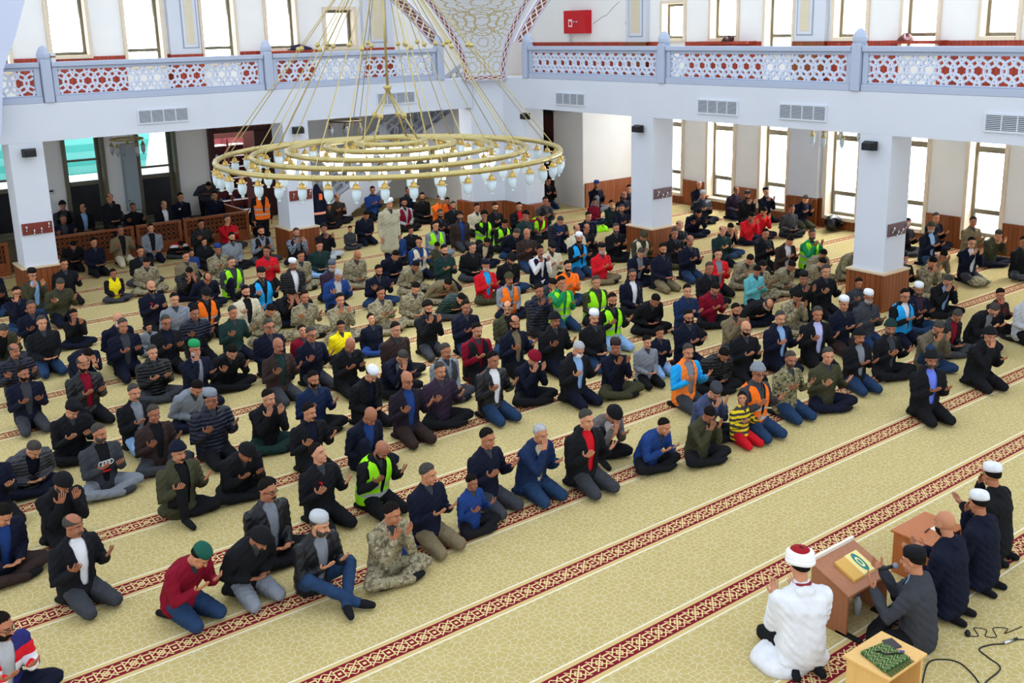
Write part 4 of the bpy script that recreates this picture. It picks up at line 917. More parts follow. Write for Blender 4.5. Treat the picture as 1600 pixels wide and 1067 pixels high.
def jacket_mesh(pose, lean, arms, style, openf):
    J = skeleton(pose, lean, arms, 'n', 0); off = {'n': .012, 'l': .016, 's': .018, 'p': .032, 'L': .024}[style]
    parts = [torso(J, off, 20, 7)]
    for s in (-1, 1): parts.append(arm(J, s, off * .9)); parts.append(ell(J['S%d' % s] - V(s * .008, 0, .014), (.064 + off * .8, .062 + off * .8, .060 + off * .8), n=12, m=8)); parts.append(loft([J['neck'] + V(s * .03, -.005, -.03), J['S%d' % s] + V(-s * .03, 0, .0)], [.055 + off * .6, .055 + off * .6], n=10))
    parts.append(loft([J['neck'] - V(0, .01, .03), J['neck'] + V(0, -.012, .03)], [(.088 + off, .078 + off), (.066 + off * .5, .064 + off * .5)], (1, 0, 0), 14, False))
    if style in 'pL': parts.append(ell(J['neck'] + V(0, -.075, .0), (.10, .05, .055), n=12, m=7))       # hood or thick collar behind
    if pose in 'KU': parts.append(loft([J['P'] - V(0, .04, .06), J['P'] + V(0, .12, -.0)], [(.18 + off, .12), (.17 + off, .085)], (1, 0, 0), 16))
    if style == 'L':
        if pose in 'K': parts.append(loft([J['P'] - V(0, .06, .10), J['P'] + V(0, .05, -.06)], [(.24, .10), (.22, .10)], (1, 0, 0), 16))
        if pose == 'S': parts.append(loft([J['P'] + V(0, 0, .05), J['P'] - V(0, 0, .12), J['P'] - V(0, .01, .38)], [(.20, .15), (.21, .16), (.235, .17)], (1, 0, 0), 18))
        if pose in 'XUGC': parts.append(ell(J['P'] + V(0, -.04, -.04), (.26, .18, .09), n=14, m=7))
    me = remesh(parts, .0125, 3, 'jacket')
    co = getco(me); nz = np.sin(co[:, 0] * 31 + co[:, 2] * 43) * np.sin(co[:, 1] * 37 - co[:, 2] * 29 + 1) + .5 * np.sin(co[:, 0] * 67 - co[:, 1] * 53 + co[:, 2] * 83)
    no = np.empty(len(co) * 3); me.vertices.foreach_get('normal', no); co = co + no.reshape(-1, 3) * (nz * .0042)[:, None]; me.vertices.foreach_set('co', co.ravel()); me.update()
    c = centers(me); dist, s_, fwd = torso_coords(J, c)
    def seg(p, a, b): d = b - a; t = np.clip(((p - a) @ d) / np.dot(d, d), 0, 1); return np.linalg.norm(p - (a + t[:, None] * d), axis=1)
    da = np.minimum.reduce([seg(c, J['S%d' % s], J['E%d' % s]) for s in (-1, 1)] + [seg(c, J['E%d' % s], J['W%d' % s]) for s in (-1, 1)])
    sl_ = ((da < .078 + off) & ((np.abs(c[:, 0]) > .15) | (da < dist - .06)))
    ax = np.abs(c[:, 0] + .0)
    if openf: cut = (fwd > .045) & (dist < .2) & (~sl_) & (s_ > .12) & (ax < .026 + .052 * s_) & (da > .07 + off)
    else: cut = (fwd > .03) & (dist < .16) & (~sl_) & (s_ > .86) & (ax < (s_ - .86) * .24 + .012)
    mi = sl_.astype(int); keep = ~cut; me.polygons.foreach_set('material_index', mi.astype(np.int32)); delfaces(me, cut); mi = mi[keep]; setmi(me, mi, 2); return me
def vest_mesh(pose, lean, arms):
    J = skeleton(pose, lean, arms, 'n', 0); sp = spine(J); pts = [sp[0]]
    for a, b in zip(sp, sp[1:]): pts += [a + (b - a) * t for t in (.2, .4, .6, .8, 1)]
    idx = np.linspace(0, 6, len(pts)); sr = [(np.interp(i, range(7), [q[0] for q in SR]) + .036, np.interp(i, range(7), [q[1] for q in SR]) + .036) for i in idx]; k = len(pts) - 1; pts, sr = pts[:k + 1], sr[:k + 1]
    sr[-2] = (sr[-2][0] * 1.05, sr[-2][1]); v, f = loft(pts, sr, (1, 0, 0), 56, False); f = f[:-2]; me = bpy.data.meshes.new('vest'); me.from_pydata([tuple(p) for p in v], [], f); c = centers(me); dist, s_, fwd = torso_coords(J, c); ax = np.abs(c[:, 0])
    cut = ((fwd > .02) & (ax < .012 + .10 * np.clip(s_ - .35, 0, 1))) | ((s_ > .58) & (ax > .165)) | (s_ > 1.04)
    mi = (((s_ > .10) & (s_ < .19)) | ((s_ > .36) & (s_ < .45))).astype(int) * 1; keep = ~cut; delfaces(me, cut); setmi(me, mi[keep], 2)
    return me
def trouser_mesh(pose, lean, arms):
    J = skeleton(pose, lean, arms, 'n', 0); parts = [ell(J['P'] + V(0, 0, .0), (.168, .13, .11 if pose != 'X' else .10), n=16, m=9)]
    if pose == 'S': parts.append(ell(J['P'] + V(0, 0, .08), (.155, .12, .10)))
    for s in (-1, 1): parts += legp(J, s, .012)
    me = remesh(parts, .0125, 3, 'trousers'); co = getco(me); nz = np.sin(co[:, 0] * 41 + co[:, 1] * 33) * np.sin(co[:, 1] * 47 - co[:, 2] * 59); no = np.empty(len(co) * 3); me.vertices.foreach_get('normal', no); co = co + no.reshape(-1, 3) * (nz * .004)[:, None]
    co[:, 2] = np.maximum(co[:, 2], .004); me.vertices.foreach_set('co', co.ravel()); setmi(me, [0] * len(me.polygons), 1); return me
def sock_mesh(pose, s):
    J = skeleton(pose, 0, 'l', 'n', 0); A, T, K_ = J['A%d' % s], J['T%d' % s], J['Kn%d' % s]; v, f = merge([loft([A + (K_ - A) * .22, A, (A + T) / 2, T], [.038, .044, .043, .033], n=10)])
    v = [(a, b, max(c, .004)) for a, b, c in v]; me = bpy.data.meshes.new('sock'); me.from_pydata(v, [], f); setmi(me, [0] * len(f), 1); return me
def head_mesh(name, parts, J):
    v, f = merge(at_head(J, parts)); me = bpy.data.meshes.new(name); me.from_pydata(v, [], f); bm = bmesh.new(); bm.from_mesh(me); bmesh.ops.recalc_face_normals(bm, faces=bm.faces); bm.to_mesh(me); bm.free(); setmi(me, [0] * len(me.polygons), 1); return me
def beard_parts(full=True):
    v, f = [], []; c = V(0, .020, -.045); n, m = 16, 8
    for L in (1.0, .86):
        for j in range(m + 1):
            for i in range(n + 1):
                az = -1.75 + 3.5 * i / n; el = .12 - 1.45 * j / m - (.0 if abs(az) > .5 else .12 * (1 - abs(az) / .5)); d = V(math.cos(el) * math.sin(az), math.cos(el) * math.cos(az), math.sin(el)); r = V(.067, .074, .080 if full else .074) * L
                v.append(c + d * r)
    N = (m + 1) * (n + 1)
    for l in (0, 1):
        for j in range(m):
            for i in range(n): f.append((l * N + j * (n + 1) + i, l * N + j * (n + 1) + i + 1, l * N + (j + 1) * (n + 1) + i + 1, l * N + (j + 1) * (n + 1) + i))
    for j in range(m):
        for i in (0, n): a = j * (n + 1) + i; f.append((a, a + n + 1, N + a + n + 1, N + a))
    for i in range(n):
        for j in (0, m): a = j * (n + 1) + i; f.append((a, a + 1, N + a + 1, N + a))
    return [(v, f), loft([V(-.03, .082, -.062), V(0, .099, -.050), V(.03, .082, -.062)], [.005, .009, .005], n=6)]
def moust_parts(): return [loft([V(-.032, .080, -.064), V(-.015, .096, -.055), V(0, .101, -.050), V(.015, .096, -.055), V(.032, .080, -.064)], [.004, .008, .009, .008, .004], n=6)]
def glasses_parts():
    o = []
    for s in (-1, 1):
        ring = [V(s * .033 + .021 * math.cos(t), .093 - abs(s * .033 + .021 * math.cos(t)) * .16, .0 + .015 * math.sin(t)) for t in [2 * math.pi * k / 10 for k in range(11)]]; o.append(loft(ring, [.0028] * 11, n=5, cap=False)); o.append(loft([V(s * .054, .084, .004), V(s * .076, .04, .006), V(s * .078, -.01, .002)], [.0025] * 3, n=5))
    o.append(loft([V(-.013, .094, .004), V(0, .098, .007), V(.013, .094, .004)], [.0025] * 3, n=5)); return o
def mask_parts():
    v, f = [], []; n, m = 10, 6
    for L in (1.1, 1.03):
        for j in range(m + 1):
            for i in range(n + 1):
                az = -1.0 + 2 * i / n; el = .55 - 1.4 * j / m; d = V(math.cos(el) * math.sin(az), math.cos(el) * math.cos(az), math.sin(el)); v.append(V(0, .024, -.05) + d * V(.066, .082, .076) * L)
    N = (m + 1) * (n + 1)
    for l in (0, 1):
        for j in range(m):
            for i in range(n): f.append((l * N + j * (n + 1) + i, l * N + j * (n + 1) + i + 1, l * N + (j + 1) * (n + 1) + i + 1, l * N + (j + 1) * (n + 1) + i))
    return [(v, f)] + [loft([V(s * .055, .055, -.03), V(s * .078, -.008, -.002)], [.002, .002], n=4) for s in (-1, 1)]

# ---------------------------------------------------------------- clothes, hair and skin materials
PAL = dict(bk=(23, 24, 28), nv=(19, 23, 40), dg=(58, 60, 66), dgy=(84, 92, 104), gy=(124, 130, 140), lg=(176, 180, 186), ol=(62, 62, 44), gn=(34, 140, 84), dgn=(28, 50, 48), dgn2=(30, 84, 70), br=(52, 40, 38), br2=(34, 28, 38), khaki=(118, 106, 82), khaki2=(100, 92, 76), be=(206, 196, 170), or2=(248, 128, 52), rd=(196, 26, 38), mr=(122, 16, 38), bl=(32, 60, 118), bl2=(27, 43, 76), bl3=(104, 124, 222), lb=(138, 176, 222), cy=(34, 156, 222), wh=(220, 222, 228), ye=(240, 214, 24), or_=(252, 112, 30), tl=(92, 170, 176), jn=(36, 58, 90), pu=(52, 40, 56), lm=(150, 232, 30), nv2=(24, 38, 68), brg=(98, 92, 90), bg2=(66, 76, 106), lav=(186, 190, 236), coat=(172, 166, 140), tn=(150, 120, 84))
def fabric(tok, style='n'):
    key = 'cloth_%s_%s' % (tok, style)
    if key in MAT: return MAT[key]
    rough = {'l': .38, 'p': .5}.get(style, .85); t = NT(key, rough, .25 if style in 'lp' else .12); p = t.pos('Object'); x = t.xyz(p)
    if tok in ('cm', 'cm2'):
        a = t.noise(t.scale(p, (1, 1, 1.6)), 17, 3); b = t.noise(t.scale(p, (1.4, 1, 1)), 26, 3); cs = ((142, 134, 108), (104, 96, 76), (168, 160, 136)) if tok == 'cm' else ((124, 118, 88), (62, 62, 44), (160, 150, 116))
        col = t.mix(t.op('GREATER_THAN', a, .53), lin(cs[0]), lin(cs[1])); col = t.mix(t.op('GREATER_THAN', b, .6), col, lin(cs[2]))
    elif tok == 'strp': col = t.mix(t.op('LESS_THAN', t.op('ABSOLUTE', t.op('SUBTRACT', x[2], .44)), .05), t.mix(t.op('LESS_THAN', t.op('ABSOLUTE', t.op('SUBTRACT', x[2], .35)), .045), lin((44, 44, 104)), lin((226, 226, 232))), lin((206, 30, 44)))
    elif tok == 'strp2': col = t.mix(t.op('LESS_THAN', t.op('FRACT', t.op('MULTIPLY', x[2], 11)), .5), lin((60, 62, 56)), lin((226, 196, 40)))
    elif tok == 'rw': col = t.mix(t.op('GREATER_THAN', x[2], .46), t.mix(t.op('GREATER_THAN', x[2], .38), lin((26, 26, 30)), lin((220, 220, 226))), lin((208, 26, 40)))
    elif tok == 'plaid': col = t.mix(t.op('MAXIMUM', t.op('LESS_THAN', t.op('FRACT', t.op('MULTIPLY', x[2], 22)), .35), t.op('LESS_THAN', t.op('FRACT', t.op('MULTIPLY', t.op('ADD', x[0], x[1]), 22)), .35)), lin((30, 40, 64)), lin((140, 146, 158)))
    else:
        c = lin(PAL.get(tok, PAL.get(tok + '_', (60, 60, 60)))); n_ = t.noise(p, 9, 4); col = t.mix(n_, tuple(v * .78 for v in c), tuple(min(1, v * 1.22) for v in c))
    h = t.noise(t.scale(p, (1, 1, .55)), 11, 3, .6)
    if style == 'p': t.bump(t.op('ABSOLUTE', t.op('SINE', t.op('MULTIPLY', x[2], 62))), .016, .8)
    else: t.bump(h, .03, .75 if style != 'l' else .9)
    t.color(col); MAT[key] = t.m; return t.m
def skin(i):
    key = 'skin_%d' % i
    if key in MAT: return MAT[key]
    c = lin([(186, 126, 94), (172, 112, 82), (196, 138, 106), (156, 100, 74)][i]); t = NT(key, .55, .3); p = t.pos(); t.color(t.mix(t.noise(p, 14, 3), tuple(v * .86 for v in c), tuple(min(1, v * 1.12) for v in c))); t.b.inputs['Subsurface Weight'].default_value = .0; MAT[key] = t.m; return t.m
def hairmat(k):
    c = {'d': (26, 22, 20), 'g': (68, 65, 61), 'w': (172, 172, 174), 'bn': (58, 42, 32)}[k]; key = 'hair_' + k
    if key in MAT: return MAT[key]
    t = NT(key, .9, .08); p = t.pos(); c = lin(c); t.color(t.mix(t.noise(t.scale(p, (1, 1, .2)), 60, 3), tuple(v * .35 for v in c), tuple(min(1, v * 1.5) for v in c))); t.bump(t.noise(t.scale(p, (1, 1, .3)), 90, 2), .004, .8); MAT[key] = t.m; return t.m
M_lip = plain('lips', (150, 88, 76), .5); M_eye = plain('eye_white', (176, 166, 156), .3); M_glf = plain('spectacle_frame', (20, 20, 22), .3); M_mask = plain('face_mask_white', (232, 234, 238), .8); M_refl = plain('reflective_band', (168, 172, 176), .4); M_white2 = plain('print_white', (230, 230, 232), .7); M_redp = plain('print_red', (222, 20, 40), .7)
def putmesh(name, me, root, mats):
    o = link(name, me, root)
    for i, m in enumerate(mats): o.material_slots[i].link = 'OBJECT'; o.material_slots[i].material = m
    return o
def disc(root, J, x, s, r, mat, name, kind='disc'):
    a = J['chest'] + (J['neck'] - J['chest']) * s if s >= 0 else J['chest'] + (J['chest'] - J['waist']) * s; u = unit(J['neck'] - J['waist']); fw = unit(V(0, 1, 0) - u * u[1]); c0 = a + fw * .158 + V(x, -abs(x) * .25, 0); mb = MB(1)
    if kind == 'disc': pts = [c0 + V(1, 0, 0) * r * math.cos(t) + u * r * math.sin(t) for t in [2 * math.pi * k / 16 for k in range(16)]]; mb.extr(pts, tuple(fw * .004))
    elif kind == 'crescent':
        o_ = [c0 + V(1, 0, 0) * r * math.cos(t) + u * r * math.sin(t) for t in np.linspace(.6, 2 * math.pi - .6, 14)]; i_ = [c0 + V(r * .35, 0, 0) + V(1, 0, 0) * r * .78 * math.cos(t) + u * r * .78 * math.sin(t) for t in np.linspace(.75, 2 * math.pi - .75, 14)]
        n = 14; mb.add(o_ + i_ + [p + fw * .004 for p in o_ + i_], [(k, k + 1, n + k + 1, n + k) for k in range(n - 1)] + [(2 * n + k, 2 * n + k + 1, 3 * n + k + 1, 3 * n + k) for k in range(n - 1)])
    elif kind == 'rings':
        for k in range(4): q = c0 + V((k - 1.5) * r * 1.35, 0, 0); mb.tube([q + V(1, 0, 0) * r * math.cos(t) + u * r * math.sin(t) for t in [2 * math.pi * j / 16 for j in range(16)]], .005, 5, closed=True)
    elif kind == 'bar': mb.extr([c0 + V(-r, 0, 0) - u * .012, c0 + V(r, 0, 0) - u * .012, c0 + V(r, 0, 0) + u * .012, c0 + V(-r, 0, 0) + u * .012], tuple(fw * .005))
    return mb.build(name, mat, root)
def make_person(loc, rz, size, pose, lean, arms, pitch, yaw, hair, jacket, style, shirt, pants, ex, sk):
    lean = int(lean); root = empty('person', loc, rz); root.scale = (size,) * 3; J = skeleton(pose, lean, arms, pitch, yaw)
    hk = hair; hc = 'g' if hair in ('g', 'bg') else ('w' if hair == 'w' else 'd')
    if hair[0] in 'KBS' and ('Bg' in ex or 'Bw' in ex): hc = 'g'
    body = putmesh('body', cached(('b', pose, lean, arms, pitch, yaw), lambda: body_mesh(pose, lean, arms, pitch, yaw)), root, [skin(sk), hairmat('d' if hc == 'd' else 'bn'), M_lip, M_eye])
    hd = lambda nm, parts, mat: putmesh(nm, cached((nm, hk if nm in ('hair', 'cap', 'beanie') else 0, pose, lean, arms, pitch, yaw), lambda: head_mesh(nm, parts() , J)), root, [mat])
    if hair[0] in 'KBS' and len(hair) > 1:
        hd('cap' if hair[0] != 'B' else 'beanie', lambda: hair_parts(hair[0]), fabric(hair[1:]))
        o = putmesh('hair', cached(('hs', pose, lean, arms, pitch, yaw), lambda: head_mesh('hair', hair_parts('sides'), J)), root, [hairmat(hc)])
    elif hair != 'bb':
        kd = 'b' if (hair == 'd' and (ex & {'b', 'b1', 'b2', 'c'})) else hair; hk = kd
        hd('hair', lambda: hair_parts(kd), hairmat(hc))
    st = 'L' if 'long' in ex else style
    jm = cached(('j', pose, lean, arms, st, bool(shirt)), lambda: jacket_mesh(pose, lean, arms, st, bool(shirt)))
    slv = next((e[8:] for e in ex if e.startswith('sleeves=')), jacket)
    putmesh({'s': 'suit_jacket', 'L': 'coat'}.get(st, 'jacket' if shirt or style in 'lp' else 'sweater'), jm, root, [fabric(jacket, style), fabric(slv, style)])
    putmesh('shirt', cached(('sh', pose, lean, arms), lambda: shirt_mesh(pose, lean, arms)), root, [fabric(shirt or 'dg')])
    vest = next((e[5:] for e in ex if e.startswith('vest=')), None)
    if vest: putmesh('vest', cached(('v', pose, lean, arms), lambda: vest_mesh(pose, lean, arms)), root, [fabric(vest), M_refl if vest in ('lm', 'or') else fabric(vest)])
    putmesh('trousers', cached(('t', pose, lean), lambda: trouser_mesh(pose, lean, arms)), root, [fabric(pants)])
    for s in (-1, 1): putmesh('sock', cached(('s', pose, s), lambda: sock_mesh(pose, s)), root, [fabric('bk' if pants != 'gy' else 'dg')])
    if ex & {'Bd', 'Bg', 'Bw'}: hd('beard', beard_parts, hairmat('d' if 'Bd' in ex else ('g' if 'Bg' in ex else 'w')))
    if 'M' in ex: hd('moustache', moust_parts, hairmat('d' if hc == 'd' else hc))
    if 'Gl' in ex: hd('glasses', glasses_parts, M_glf)
    if 'Mk' in ex: hd('face_mask', mask_parts, M_mask)
    if 'badge' in ex: disc(root, J, .09, .1, .028, M_white2, 'chest_badge')
    if 'crescent' in ex: disc(root, J, .08, .05, .034, M_redp, 'crescent_print', 'crescent')
    if 'rings' in ex: disc(root, J, 0, -.2, .030, M_white2, 'ring_print', 'rings'); disc(root, J, 0, -.75, .045, M_redp, 'red_print', 'bar')
    if 'redzip' in ex: disc(root, J, 0, -.2, .012, M_redp, 'red_zip', 'bar').scale.z = 1
    if 'just' in ex:
        cu = bpy.data.curves.new('letters', 'FONT'); cu.body = 'JUST\n 25'; cu.size = .085; cu.align_x = 'CENTER'; cu.extrude = .002; u = unit(J['neck'] - J['waist']); tmp = bpy.data.objects.new('tmp', cu); C.objects.link(tmp); me = bpy.data.meshes.new_from_object(tmp.evaluated_get(bpy.context.evaluated_depsgraph_get())); bpy.data.objects.remove(tmp); me.materials.clear(); me.materials.append(M_white2); t = link('lettering', me, root); t.location = Vector(J['chest'] + V(0, .175, .04)); t.rotation_euler = (math.radians(90) + J['th'], 0, math.pi)
    return root, J

